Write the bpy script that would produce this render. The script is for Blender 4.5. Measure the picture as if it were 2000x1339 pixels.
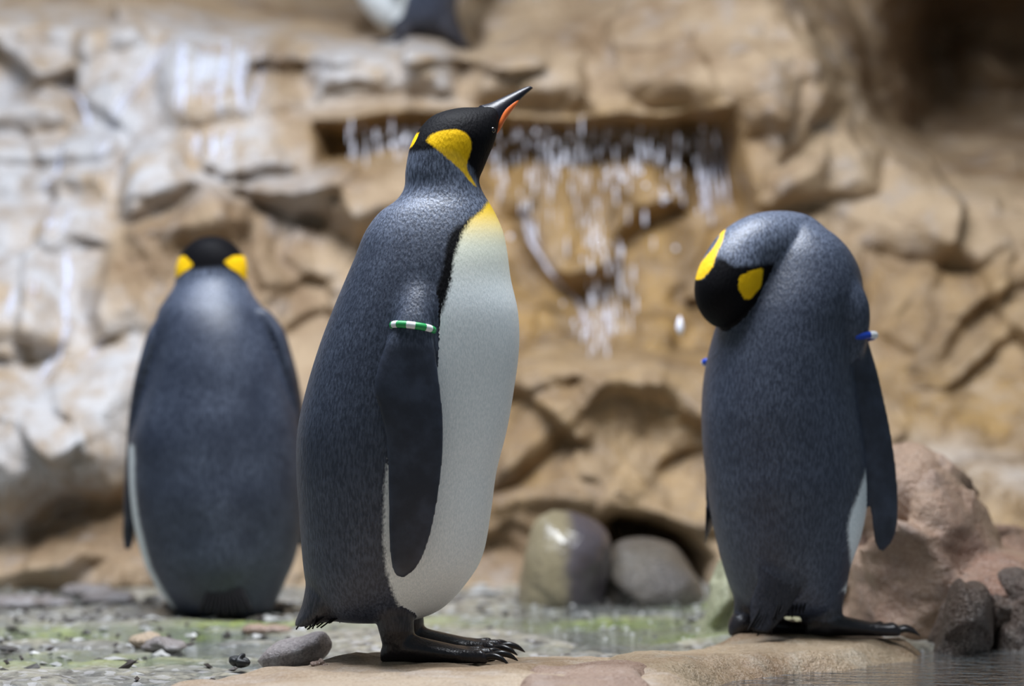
import bpy, math, random
import numpy as np
from mathutils import Vector, Matrix, kdtree, bvhtree

for o in list(bpy.data.objects):
    bpy.data.objects.remove(o, do_unlink=True)
scene = bpy.context.scene
COL = scene.collection
RNG = np.random.RandomState(7)
random.seed(7)

# ------------------------------------------------------------------ camera, world, light, exposure
FPX = 6150.0                       # focal length in pixels of the 2000 px wide frame
cam_d = bpy.data.cameras.new('camera')
cam_d.sensor_fit = 'HORIZONTAL'
cam_d.sensor_width = 36.0
cam_d.lens = FPX / 2000.0 * 36.0
cam_d.clip_end = 60
cam_d.dof.use_dof = True
cam_d.dof.focus_distance = 4.93
cam_d.dof.aperture_fstop = 2.0
cam_d.dof.aperture_blades = 0
cam = bpy.data.objects.new('camera', cam_d)
COL.objects.link(cam)
cam.location = (0, -5, 0.5)
cam.rotation_euler = (math.pi / 2, 0, 0)
scene.camera = cam

world = bpy.data.worlds.new('world')
scene.world = world
world.use_nodes = True
bg = world.node_tree.nodes['Background']
bg.inputs[0].default_value = (0.66, 0.84, 0.97, 1)
bg.inputs[1].default_value = 0.15


def area(name, loc, target, sx, sy, power, color):
    l = bpy.data.lights.new(name, 'AREA')
    l.shape = 'RECTANGLE'
    l.size, l.size_y = sx, sy
    l.energy = power
    l.color = color
    o = bpy.data.objects.new(name, l)
    COL.objects.link(o)
    o.location = loc
    d = Vector(target) - Vector(loc)
    o.rotation_euler = d.to_track_quat('-Z', 'Y').to_euler()
    o['kind'] = 'structure'
    return o


# overhead lamps of the indoor exhibit, above the frame
area('ceiling_light_offscreen', (0.0, 0.1, 3.1), (0.0, 0.45, 0.3), 1.3, 1.1, 150, (0.90, 0.94, 1.0))
area('ceiling_light_cascade_offscreen', (-1.4, 0.5, 3.3), (-1.0, 2.4, 0.6), 1.2, 1.0, 90, (0.78, 0.85, 1.0))

vs = scene.view_settings
vs.view_transform = 'Standard'
vs.look = 'None'
vs.exposure = 0.22
vs.gamma = 1.0
vs.use_curve_mapping = False


# ------------------------------------------------------------------ maths helpers
def P(px, py, D):
    return np.array([(px - 1000) / FPX * D, D - 5.0, 0.5 - (py - 669.5) / FPX * D])


def sstep(a, b, x):
    t = np.clip((x - a) / (b - a), 0, 1)
    return t * t * (3 - 2 * t)


def _hash(ix, iy, iz, seed):
    h = (ix.astype(np.int64) * 374761393 + iy.astype(np.int64) * 668265263 + iz.astype(np.int64) * 2147483647 + seed * 974711) & 0xffffffff
    h = ((h ^ (h >> 13)) * 1274126177) & 0xffffffff
    h = h ^ (h >> 16)
    return (h & 0xffff) / 65535.0


def vnoise(p, seed=0):
    i = np.floor(p)
    f = p - i
    f = f * f * (3 - 2 * f)
    i = i.astype(np.int64)
    r = 0
    for dx in (0, 1):
        for dy in (0, 1):
            for dz in (0, 1):
                w = (f[:, 0] if dx else 1 - f[:, 0]) * (f[:, 1] if dy else 1 - f[:, 1]) * (f[:, 2] if dz else 1 - f[:, 2])
                r = r + w * _hash(i[:, 0] + dx, i[:, 1] + dy, i[:, 2] + dz, seed)
    return r * 2 - 1


def fbm(p, scale, octv=4, seed=0):
    r = 0
    a = 1.0
    q = np.asarray(p, float) * scale
    for k in range(octv):
        r = r + a * vnoise(q, seed + k)
        q = q * 2.03 + 17.1
        a *= 0.5
    return r


def facets(p, n, lo, hi, seed, tau, slope=1.0):
    """piecewise planar noise: each random cell has its own tilted plane, with softly bevelled borders"""
    r = np.random.RandomState(seed)
    dim = p.shape[1]
    c = (r.rand(n, dim) * (np.array(hi) - np.array(lo)) + np.array(lo)).astype(np.float32)
    g = (r.randn(n, dim) * slope).astype(np.float32)
    h = (r.rand(n) - 0.5).astype(np.float32)
    cell = float((np.prod(np.array(hi) - np.array(lo)) / n) ** (1.0 / dim))
    out = np.zeros(len(p))
    for s in range(0, len(p), 40000):
        q = p[s:s + 40000].astype(np.float32)
        d2 = sum((q[:, None, k] - c[None, :, k]) ** 2 for k in range(dim))
        d = np.sqrt(d2) / cell
        dm = d.min(1, keepdims=True)
        w = np.exp(-(d - dm) / tau)
        w[d - dm > 6 * tau] = 0
        pl = h[None, :] + sum((q[:, None, k] - c[None, :, k]) * g[None, :, k] for k in range(dim)) / cell
        out[s:s + 40000] = (w * pl).sum(1) / w.sum(1)
    return out


def sdpoly(X, Y, poly):
    """signed distance to polygon, positive inside"""
    poly = np.asarray(poly, float)
    d = np.full(X.shape, 1e9)
    ins = np.zeros(X.shape, bool)
    n = len(poly)
    for i in range(n):
        a = poly[i]
        b = poly[(i + 1) % n]
        e = b - a
        L = (e * e).sum() + 1e-12
        t = np.clip(((X - a[0]) * e[0] + (Y - a[1]) * e[1]) / L, 0, 1)
        d = np.minimum(d, np.hypot(X - a[0] - t * e[0], Y - a[1] - t * e[1]))
        if abs(e[1]) > 1e-12:
            cond = ((a[1] > Y) != (b[1] > Y))
            ins ^= cond & (X < e[0] * (Y - a[1]) / e[1] + a[0])
    return np.where(ins, d, -d)


# ------------------------------------------------------------------ mesh helpers
def mesh_from(name, V, Fc):
    m = bpy.data.meshes.new(name)
    m.from_pydata([tuple(v) for v in V], [], [tuple(f) for f in Fc])
    m.update()
    return m


def smooth(m, on=True):
    m.polygons.foreach_set('use_smooth', np.full(len(m.polygons), on))
    m.update()


def put_attr(m, name, vals):
    a = m.attributes.new(name, 'FLOAT', 'POINT')
    a.data.foreach_set('value', np.asarray(vals, np.float32))


def add(name, m, mat, parent=None, loc=None):
    o = bpy.data.objects.new(name, m)
    COL.objects.link(o)
    if mat is not None:
        for mm in (mat if isinstance(mat, (list, tuple)) else [mat]):
            m.materials.append(mm)
    if parent is not None:
        o.parent = parent
    if loc is not None:
        o.location = loc
    return o


def tag(o, label, cat, group=None, kind=None):
    o['label'] = label
    o['category'] = cat
    if group:
        o['group'] = group
    if kind:
        o['kind'] = kind
    return o


def empty(name, loc):
    o = bpy.data.objects.new(name, None)
    COL.objects.link(o)
    o.location = loc
    o.empty_display_size = 0.05
    return o


def catmull(rows, sub):
    R = np.asarray(rows, float)
    n = len(R)
    out = []
    for i in range(n - 1):
        p0 = R[max(i - 1, 0)]
        p1 = R[i]
        p2 = R[i + 1]
        p3 = R[min(i + 2, n - 1)]
        for k in range(sub):
            t = k / sub
            out.append(0.5 * ((2 * p1) + (-p0 + p2) * t + (2 * p0 - 5 * p1 + 4 * p2 - p3) * t * t + (-p0 + 3 * p1 - 3 * p2 + p3) * t ** 3))
    out.append(R[-1])
    return np.array(out)


def loft(st, nseg=56, sub=6):
    """st rows: centre(3), A(3) lateral half axis, F(3) front half axis, B(3) back half axis (points backwards)"""
    S = catmull(st, sub)
    th = np.arange(nseg) / nseg * 2 * math.pi
    c, s = np.cos(th), np.sin(th)
    sp, sn = np.maximum(s, 0), np.maximum(-s, 0)
    V = (S[:, None, 0:3] + S[:, None, 3:6] * c[None, :, None] + S[:, None, 6:9] * sp[None, :, None] + S[:, None, 9:12] * sn[None, :, None])
    nr = len(S)
    V = V.reshape(-1, 3)
    Fc = []
    for i in range(nr - 1):
        for j in range(nseg):
            a = i * nseg + j
            b = i * nseg + (j + 1) % nseg
            Fc.append((a, b, b + nseg, a + nseg))
    c0 = len(V)
    V = np.vstack([V, S[0, 0:3], S[-1, 0:3]])
    for j in range(nseg):
        Fc.append((c0, (j + 1) % nseg, j))
        Fc.append((c0 + 1, (nr - 1) * nseg + j, (nr - 1) * nseg + (j + 1) % nseg))
    return V, Fc


def chord_station(b, f, D, w, bias=0.5):
    """ring through back point b and front point f (pixels) at depth D, half width w along depth"""
    pb, pf = P(b[0], b[1], D), P(f[0], f[1], D)
    c = pb + (pf - pb) * bias
    return np.concatenate([c, [0, -w, 0], pf - c, pb - c])


def wide_station(l, r, y, D, front, back):
    """horizontal ring between left and right pixels of one row; front points away from the camera"""
    pl, pr = P(l, y, D), P(r, y, D)
    c = (pl + pr) / 2
    return np.concatenate([c, (pr - pl) / 2, [0, front, 0], [0, -back, 0]])


def tube_rows(pts, radii, up=(0, 1, 0)):
    """loft rows for a round tapering tube along pts"""
    pts = np.asarray(pts, float)
    rows = []
    for i in range(len(pts)):
        t = pts[min(i + 1, len(pts) - 1)] - pts[max(i - 1, 0)]
        t = t / np.linalg.norm(t)
        u = np.cross(t, up)
        if np.linalg.norm(u) < 1e-3:
            u = np.cross(t, (1, 0, 0))
        u /= np.linalg.norm(u)
        v = np.cross(u, t)
        r = radii[i]
        ru, rv = (r if isinstance(r, (tuple, list)) else (r, r))
        rows.append(np.concatenate([pts[i], u * ru, v * rv, -v * rv]))
    return rows


def join(parts):
    V, Fc = [], []
    n = 0
    for v, f in parts:
        V.append(np.asarray(v, float))
        Fc += [tuple(i + n for i in q) for q in f]
        n += len(v)
    return np.vstack(V), Fc


# ------------------------------------------------------------------ material helper
class MT:
    def __init__(self, name):
        self.m = bpy.data.materials.new(name)
        self.m.use_nodes = True
        self.t = self.m.node_tree
        self.t.nodes.clear()
        self.out = self.t.nodes.new('ShaderNodeOutputMaterial')

    def n(self, typ, props=None, **inp):
        nd = self.t.nodes.new('ShaderNode' + typ)
        for k, v in (props or {}).items():
            setattr(nd, k, v)
        for k, v in inp.items():
            key = int(k[1:]) if k[0] == '_' and k[1:].isdigit() else k.replace('_', ' ')
            self.set(nd, key, v)
        return nd

    def set(self, nd, key, v):
        s = nd.inputs[key]
        if isinstance(v, bpy.types.Node):
            v = v.outputs[0]
        if isinstance(v, bpy.types.NodeSocket):
            self.t.links.new(v, s)
        elif isinstance(v, (tuple, list)) and len(v) == 3 and len(s.default_value) == 4:
            s.default_value = (*v, 1)
        else:
            s.default_value = v

    def math(self, op, a, b=0.0, clamp=False):
        return self.n('Math', {'operation': op, 'use_clamp': clamp}, _0=a, _1=b)

    def ss(self, v, lo, hi):
        return self.n('MapRange', {'interpolation_type': 'SMOOTHSTEP'}, Value=v, From_Min=lo, From_Max=hi)

    def attr(self, name):
        return self.n('Attribute', {'attribute_name': name}).outputs['Fac']

    def coords(self, scale=(1, 1, 1)):
        tc = self.n('TexCoord')
        return self.n('Mapping', None, Vector=tc.outputs['Object'], Scale=scale)

    def noise(self, vec, scale, detail=3, rough=0.55):
        return self.n('TexNoise', None, Vector=vec, Scale=scale, Detail=detail, Roughness=rough).outputs[0]

    def mix(self, f, a, b):
        nd = self.n('Mix', {'data_type': 'RGBA'})
        self.set(nd, 0, f)
        self.set(nd, 6, a)
        self.set(nd, 7, b)
        return nd.outputs[2]

    def bump(self, h, strength, dist, prev=None):
        nd = self.n('Bump', None, Height=h, Strength=strength, Distance=dist)
        if prev is not None:
            self.set(nd, 'Normal', prev)
        return nd

    def bsdf(self, **k):
        b = self.n('BsdfPrincipled')
        for kk, v in k.items():
            self.set(b, kk.replace('_', ' '), v)
        self.t.links.new(b.outputs[0], self.out.inputs[0])
        return self.m


def simple(name, color, rough=0.5, spec=0.5, bump=0.0, bscale=200, metallic=0):
    t = MT(name)
    co = t.coords()
    nz = t.noise(co, bscale, 3)
    c = t.mix(nz, tuple(x * 0.75 for x in color), tuple(min(1, x * 1.25) for x in color))
    k = dict(Base_Color=c, Roughness=rough, Specular_IOR_Level=spec, Metallic=metallic)
    if bump:
        k['Normal'] = t.bump(nz, 0.6, bump)
    return t.bsdf(**k)


def plumage_material():
    t = MT('penguin plumage')
    co = t.coords()
    fl = t.noise(t.coords((290, 290, 75)), 1.0, 2, 0.6)
    fine = t.noise(t.coords((520, 520, 170)), 1.0, 2, 0.6)
    big = t.noise(co, 14, 3)
    jit = t.math('MULTIPLY', t.math('SUBTRACT', fine, 0.5), 0.007)
    jit2 = t.math('MULTIPLY', t.math('SUBTRACT', fl, 0.5), 0.006)
    tone = t.attr('tone')
    fleck = t.ss(fl, 0.34, 0.68)
    amt = t.math('MULTIPLY', t.math('ADD', tone, t.math('MULTIPLY', t.math('SUBTRACT', big, 0.5), 0.25)), t.math('ADD', 0.28, t.math('MULTIPLY', fleck, 1.15)), True)
    col = t.mix(amt, (0.0095, 0.0140, 0.0290), (0.195, 0.230, 0.315))
    # brownish cast near the tail
    col = t.mix(t.math('MULTIPLY', t.attr('brown'), 0.7), col, t.mix(fleck, (0.009, 0.008, 0.009), (0.040, 0.033, 0.033)))
    # flipper: smooth blue-black scales
    fcol = t.mix(t.ss(t.noise(co, 26, 4), 0.35, 0.75), (0.010, 0.013, 0.024), (0.030, 0.038, 0.062))
    col = t.mix(t.ss(t.attr('flip'), 0.25, 0.75), col, fcol)
    # black head and shoulder band
    blk = t.ss(t.math('ADD', t.attr('black'), jit), -0.006, 0.005)
    col = t.mix(blk, col, (0.0035, 0.0032, 0.0042))
    # belly
    wmask = t.ss(t.math('ADD', t.attr('white'), t.math('ADD', jit, jit2)), -0.004, 0.005)
    wcol = t.mix(t.ss(fine, 0.25, 0.75), (0.65, 0.71, 0.72), (0.86, 0.89, 0.89))
    wcol = t.mix(t.attr('cream'), wcol, (0.96, 0.92, 0.56))
    wcol = t.mix(t.attr('yel'), wcol, (0.88, 0.56, 0.015))
    col = t.mix(wmask, col, wcol)
    # ear patch
    pm = t.ss(t.math('ADD', t.attr('patch'), t.math('MULTIPLY', jit, 0.4)), -0.002, 0.002)
    pcol = t.mix(t.noise(co, 60, 3), (0.80, 0.44, 0.004), (0.92, 0.58, 0.012))
    col = t.mix(pm, col, pcol)
    # feet
    sk = t.ss(t.attr('skin'), 0.35, 0.65)
    col = t.mix(sk, col, t.mix(t.noise(co, 120, 3), (0.006, 0.005, 0.006), (0.022, 0.018, 0.022)))
    vor = t.n('TexVoronoi', {'feature': 'F1'}, Vector=t.coords((1, 1, 0.4)), Scale=270).outputs[0]
    h = t.math('ADD', t.math('MULTIPLY', fl, 0.7), t.math('MULTIPLY', vor, 0.5))
    keep = t.math('SUBTRACT', 1.0, t.math('MULTIPLY', t.math('MAXIMUM', wmask, t.ss(t.attr('flip'), 0.2, 0.8)), 0.75))
    b1 = t.bump(t.math('MULTIPLY', h, keep), 0.7, 0.0013)
    b2 = t.bump(fine, 0.35, 0.0008, b1)
    rough = t.math('ADD', t.math('SUBTRACT', 0.46, t.math('MULTIPLY', sk, 0.14)), t.math('MULTIPLY', blk, 0.15))
    return t.bsdf(Base_Color=col, Roughness=rough, Specular_IOR_Level=t.math('SUBTRACT', 0.50, t.math('MULTIPLY', blk, 0.42)), Normal=b2)


def rock_material(name, tan=(0.41, 0.295, 0.182), brown=(0.215, 0.135, 0.070), grey=(0.34, 0.295, 0.265), base_rough=0.55, bumpk=1.0, zones=True):
    t = MT(name)
    co = t.coords()
    n1 = t.noise(co, 3.2, 6, 0.6)
    n2 = t.noise(co, 11, 6, 0.65)
    n3 = t.noise(co, 55, 5, 0.65)
    c = t.mix(t.ss(n1, 0.38, 0.66), tan, brown)
    c = t.mix(t.math('MULTIPLY', t.ss(n2, 0.48, 0.7), 0.6), c, grey)
    c = t.mix(t.math('MULTIPLY', t.ss(n3, 0.55, 0.75), 0.35), c, tuple(x * 0.5 for x in brown))
    if not zones:
        n4 = t.noise(co, 230, 4, 0.7)
        c = t.mix(t.math('MULTIPLY', t.ss(n4, 0.40, 0.72), 0.45), c, tuple(x * 0.45 for x in brown))
        c = t.mix(t.math('MULTIPLY', t.ss(n4, 0.60, 0.30), 0.20), c, (0.62, 0.55, 0.47))
    wet = None
    if zones:
        gold = t.attr('gold')
        gm = t.math('MULTIPLY', gold, t.ss(n2, 0.25, 0.6), True)
        streak = t.noise(t.coords((13, 13, 1.6)), 1.0, 4, 0.6)
        c = t.mix(gm, c, t.mix(t.ss(streak, 0.35, 0.65), (0.16, 0.090, 0.030), (0.38, 0.230, 0.080)))
        mz = t.attr('wet_sheen')
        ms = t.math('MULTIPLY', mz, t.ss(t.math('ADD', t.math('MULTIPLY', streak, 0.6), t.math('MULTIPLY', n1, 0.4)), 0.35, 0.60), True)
        c = t.mix(ms, c, t.mix(n2, (0.45, 0.44, 0.44), (0.63, 0.63, 0.64)))  # pale streaks of water film and foam, their sheen painted into the colour
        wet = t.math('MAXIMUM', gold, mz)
    h = t.math('ADD', t.math('MULTIPLY', n2, 1.0), t.math('MULTIPLY', n3, 0.35))
    b = t.bump(h, 0.85, 0.03 * bumpk)
    if not zones:
        b = t.bump(n4, 0.7, 0.0035, b)
    rough = t.math('SUBTRACT', base_rough, t.math('MULTIPLY', wet, 0.3)) if wet is not None else base_rough
    return t.bsdf(Base_Color=c, Roughness=rough, Specular_IOR_Level=0.5, Normal=b)


def water_drop_material():
    t = MT('falling water')
    return t.bsdf(Base_Color=(0.88, 0.88, 0.97), Roughness=0.15, Specular_IOR_Level=0.8)


def trickle_material():
    t = MT('trickling water')
    p = t.n('BsdfPrincipled', None, Base_Color=(0.80, 0.82, 0.95), Roughness=0.15)
    tr = t.n('BsdfTransparent')
    mx = t.n('MixShader', None, _0=t.math('MULTIPLY', t.ss(t.noise(t.coords((40, 40, 9)), 1.0, 3), 0.30, 0.70), 0.6), _1=tr, _2=p)
    t.t.links.new(mx.outputs[0], t.out.inputs[0])
    return t.m


def water_surface_material(name, tint, rip=0.012):
    t = MT(name)
    tc = t.n('TexCoord')
    mp = t.n('Mapping', None, Vector=tc.outputs['Object'], Scale=(1, 2.2, 1))
    n1 = t.noise(mp, 16, 3)
    n2 = t.noise(mp, 60, 2)
    b = t.bump(t.math('ADD', n1, t.math('MULTIPLY', n2, 0.3)), 0.5, rip)
    tr = t.n('BsdfTransparent', None, Color=tint)
    gl = t.n('BsdfGlossy', None, Color=(1, 1, 1, 1), Roughness=0.06, Normal=b)
    fr = t.n('Fresnel', None, IOR=1.33, Normal=b)
    mx = t.n('MixShader', None, _0=fr, _1=tr, _2=gl)
    t.t.links.new(mx.outputs[0], t.out.inputs[0])
    return t.m


def ground_material():
    t = MT('wet gravel ground')
    co = t.coords()
    n1 = t.noise(co, 5, 5)
    n2 = t.noise(co, 30, 5, 0.65)
    vor = t.n('TexVoronoi', {'feature': 'F1'}, Vector=co, Scale=70)
    c = t.mix(t.ss(n1, 0.35, 0.65), (0.19, 0.185, 0.165), (0.33, 0.30, 0.225))
    c = t.mix(t.ss(n2, 0.40, 0.70), c, (0.070, 0.064, 0.058))
    c = t.mix(t.math('MULTIPLY', t.ss(vor.outputs['Color'], 0.6, 0.9), 0.55), c, (0.48, 0.46, 0.46))
    al = t.attr('algae')
    am = t.math('MULTIPLY', al, t.ss(t.math('ADD', t.math('MULTIPLY', n1, 0.5), t.math('MULTIPLY', n2, 0.5)), 0.34, 0.54), True)
    c = t.mix(am, c, t.mix(t.ss(n2, 0.4, 0.6), (0.11, 0.19, 0.015), (0.32, 0.36, 0.10)))
    b = t.bump(t.math('ADD', n2, t.math('MULTIPLY', vor.outputs[0], 0.6)), 0.6, 0.008)
    return t.bsdf(Base_Color=c, Roughness=0.33, Specular_IOR_Level=0.6, Normal=b)


M_PLUM = plumage_material()
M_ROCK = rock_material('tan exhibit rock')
M_LEDGE = rock_material('pale ledge rock', tan=(0.47, 0.36, 0.25), brown=(0.29, 0.185, 0.10), grey=(0.50, 0.43, 0.37), base_rough=0.45, bumpk=0.6, zones=False)
M_SHELF = rock_material('wet brown shelf rock', tan=(0.36, 0.265, 0.165), brown=(0.22, 0.13, 0.065), grey=(0.34, 0.30, 0.23), base_rough=0.3, bumpk=0.8, zones=False)
M_RED = rock_material('reddish rock', tan=(0.34, 0.22, 0.145), brown=(0.22, 0.098, 0.058), grey=(0.25, 0.175, 0.14), base_rough=0.35, bumpk=1.2, zones=False)
M_DKRED = rock_material('dark wet rock', tan=(0.070, 0.036, 0.022), brown=(0.028, 0.017, 0.013), grey=(0.045, 0.033, 0.030), base_rough=0.40, bumpk=1.6, zones=False)
M_ROSE = rock_material('rose rock', tan=(0.38, 0.255, 0.19), brown=(0.25, 0.15, 0.105), grey=(0.44, 0.35, 0.30), base_rough=0.4, bumpk=0.8, zones=False)
M_GREEN = rock_material('algae covered rock', tan=(0.30, 0.30, 0.19), brown=(0.22, 0.235, 0.12), grey=(0.36, 0.345, 0.28), base_rough=0.4, bumpk=0.5, zones=False)
M_BOULD = rock_material('wet river boulder', tan=(0.105, 0.088, 0.066), brown=(0.05, 0.04, 0.036), grey=(0.10, 0.09, 0.088), base_rough=0.25, bumpk=0.7, zones=False)
def two_tone_boulder():
    t = MT('two tone wet boulder')
    co = t.coords()
    n1, n2 = t.noise(co, 14, 5), t.noise(co, 70, 4)
    x = t.n('SeparateXYZ', None, Vector=co).outputs[0]
    k = t.ss(t.math('ADD', x, t.math('MULTIPLY', t.math('SUBTRACT', n1, 0.5), 0.07)), -0.012, 0.030)
    c = t.mix(k, t.mix(n1, (0.15, 0.12, 0.062), (0.29, 0.245, 0.16)), t.mix(n1, (0.038, 0.032, 0.036), (0.095, 0.080, 0.088)))
    c = t.mix(t.math('MULTIPLY', t.ss(n2, 0.5, 0.7), 0.4), c, (0.07, 0.055, 0.045))
    return t.bsdf(Base_Color=c, Roughness=0.22, Specular_IOR_Level=0.6, Normal=t.bump(t.math('ADD', n1, t.math('MULTIPLY', n2, 0.3)), 0.6, 0.012))


M_TWO = two_tone_boulder()
M_PEBB = rock_material('grey pebble', tan=(0.23, 0.20, 0.19), brown=(0.13, 0.105, 0.10), grey=(0.42, 0.41, 0.42), base_rough=0.35, bumpk=0.12, zones=False)
M_PALEPEB = rock_material('pale grey pebble', tan=(0.30, 0.26, 0.25), brown=(0.17, 0.135, 0.13), grey=(0.46, 0.45, 0.46), base_rough=0.4, bumpk=0.15, zones=False)
M_COAL = simple('black pebble', (0.012, 0.012, 0.013), 0.55, bump=0.002, bscale=80)
M_GROUND = ground_material()
M_WATER = water_surface_material('shallow water', (0.86, 0.90, 0.92, 1))
M_POOL = water_surface_material('pool water', (0.26, 0.38, 0.46, 1), 0.04)
M_DROP = water_drop_material()
M_TRICKLE = trickle_material()
M_BEAK = simple('beak horn', (0.011, 0.010, 0.016), 0.38, 0.4, bump=0.0004, bscale=300)
M_ORANGE = simple('orange mandible plate', (0.80, 0.17, 0.035), 0.35, 0.4)
M_CLAW = simple('claw horn', (0.010, 0.008, 0.009), 0.3)
M_EYE = simple('dark eye', (0.012, 0.008, 0.006), 0.05, 0.8)
M_TAIL = simple('tail feathers', (0.010, 0.009, 0.010), 0.7, 0.15, bump=0.001, bscale=160)
M_BGREEN = simple('green band plastic', (0.02, 0.33, 0.085), 0.35)
M_BWHITE = simple('white band plastic', (0.80, 0.82, 0.82), 0.35)
M_BBLUE = simple('blue band plastic', (0.012, 0.055, 0.42), 0.3)
M_CHIP = simple('pale gravel chips', (0.36, 0.35, 0.33), 0.35, bscale=25)
M_CHIPD = simple('dark gravel chips', (0.07, 0.062, 0.056), 0.35, bscale=25)
M_LITTER = simple('dark leaf litter', (0.045, 0.033, 0.027), 0.6)

# ================================================================== THE SETTING
# ------------------------------------------------------------------ rock wall
CTRL = [  # px, py, depth
    (-700, 1200, 6.9), (-700, 700, 7.2), (-700, 200, 7.8), (-700, -300, 8.4), (-700, -900, 8.6),
    (0, 1180, 6.90), (0, 950, 7.0), (0, 800, 7.08), (0, 690, 7.2), (0, 600, 7.33), (0, 480, 7.46), (0, 400, 7.6), (0, 250, 7.8), (0, 100, 8.0), (0, -20, 8.3), (0, -300, 8.7),
    (300, 1180, 6.95), (300, 1000, 7.0), (300, 700, 7.15), (300, 450, 7.38), (300, 330, 7.5), (300, 200, 7.75), (300, 60, 7.95), (300, -60, 8.5), (300, -400, 8.8),
    (600, 1180, 6.95), (600, 800, 7.15), (600, 500, 7.35), (600, 330, 7.45), (600, 210, 7.62), (600, 70, 7.95), (620, 0, 8.7), (620, -300, 8.9),
    (850, 1100, 6.95), (850, 700, 7.25), (850, 420, 7.4), (850, 200, 7.65), (880, 80, 8.0), (900, -100, 8.7),
    (1180, 1180, 6.80), (1180, 1000, 6.88), (1180, 850, 6.98), (1180, 705, 7.12), (1180, 500, 7.40), (1180, 240, 7.58), (1180, 100, 7.72), (1180, 0, 7.95), (1180, -300, 8.4),
    (1500, 1150, 6.85), (1500, 900, 7.0), (1500, 650, 7.25), (1500, 400, 7.4), (1500, 200, 7.5), (1500, 50, 7.65), (1500, -300, 8.2),
    (1700, 750, 7.15), (1700, 500, 7.35), (1700, 250, 7.6), (1700, 0, 7.9), (1700, -300, 8.0),
    (1950, 1180, 6.45), (1950, 1000, 6.65), (1950, 850, 6.95), (1950, 700, 7.12), (1950, 500, 7.25), (1950, 350, 7.42), (1950, 0, 7.9), (1950, -400, 7.4),
    (2700, 1180, 6.3), (2700, 800, 6.8), (2700, 300, 7.3), (2700, -300, 7.4), (2700, -900, 7.6), (1500, -900, 8.4), (500, -900, 8.8)]
CT = np.array(CTRL, float)
cw = np.array([P(*c) for c in CTRL])
cx, cz, cD = cw[:, 0], cw[:, 2], CT[:, 2]


def tps(r2):
    return np.where(r2 > 0, 0.5 * r2 * np.log(r2 + 1e-12), 0)


K = tps((cx[:, None] - cx) ** 2 + (cz[:, None] - cz) ** 2) + np.eye(len(cx)) * 0.002
A_ = np.zeros((len(cx) + 3, len(cx) + 3))
A_[:len(cx), :len(cx)] = K
A_[:len(cx), -3:] = np.c_[np.ones(len(cx)), cx, cz]
A_[-3:, :len(cx)] = A_[:len(cx), -3:].T
TW = np.linalg.solve(A_, np.r_[cD, 0, 0, 0])


def baseD(x, z):
    r = TW[-3] + TW[-2] * x + TW[-1] * z
    for i in range(len(cx)):
        r = r + TW[i] * tps((x - cx[i]) ** 2 + (z - cz[i]) ** 2)
    return r


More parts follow.
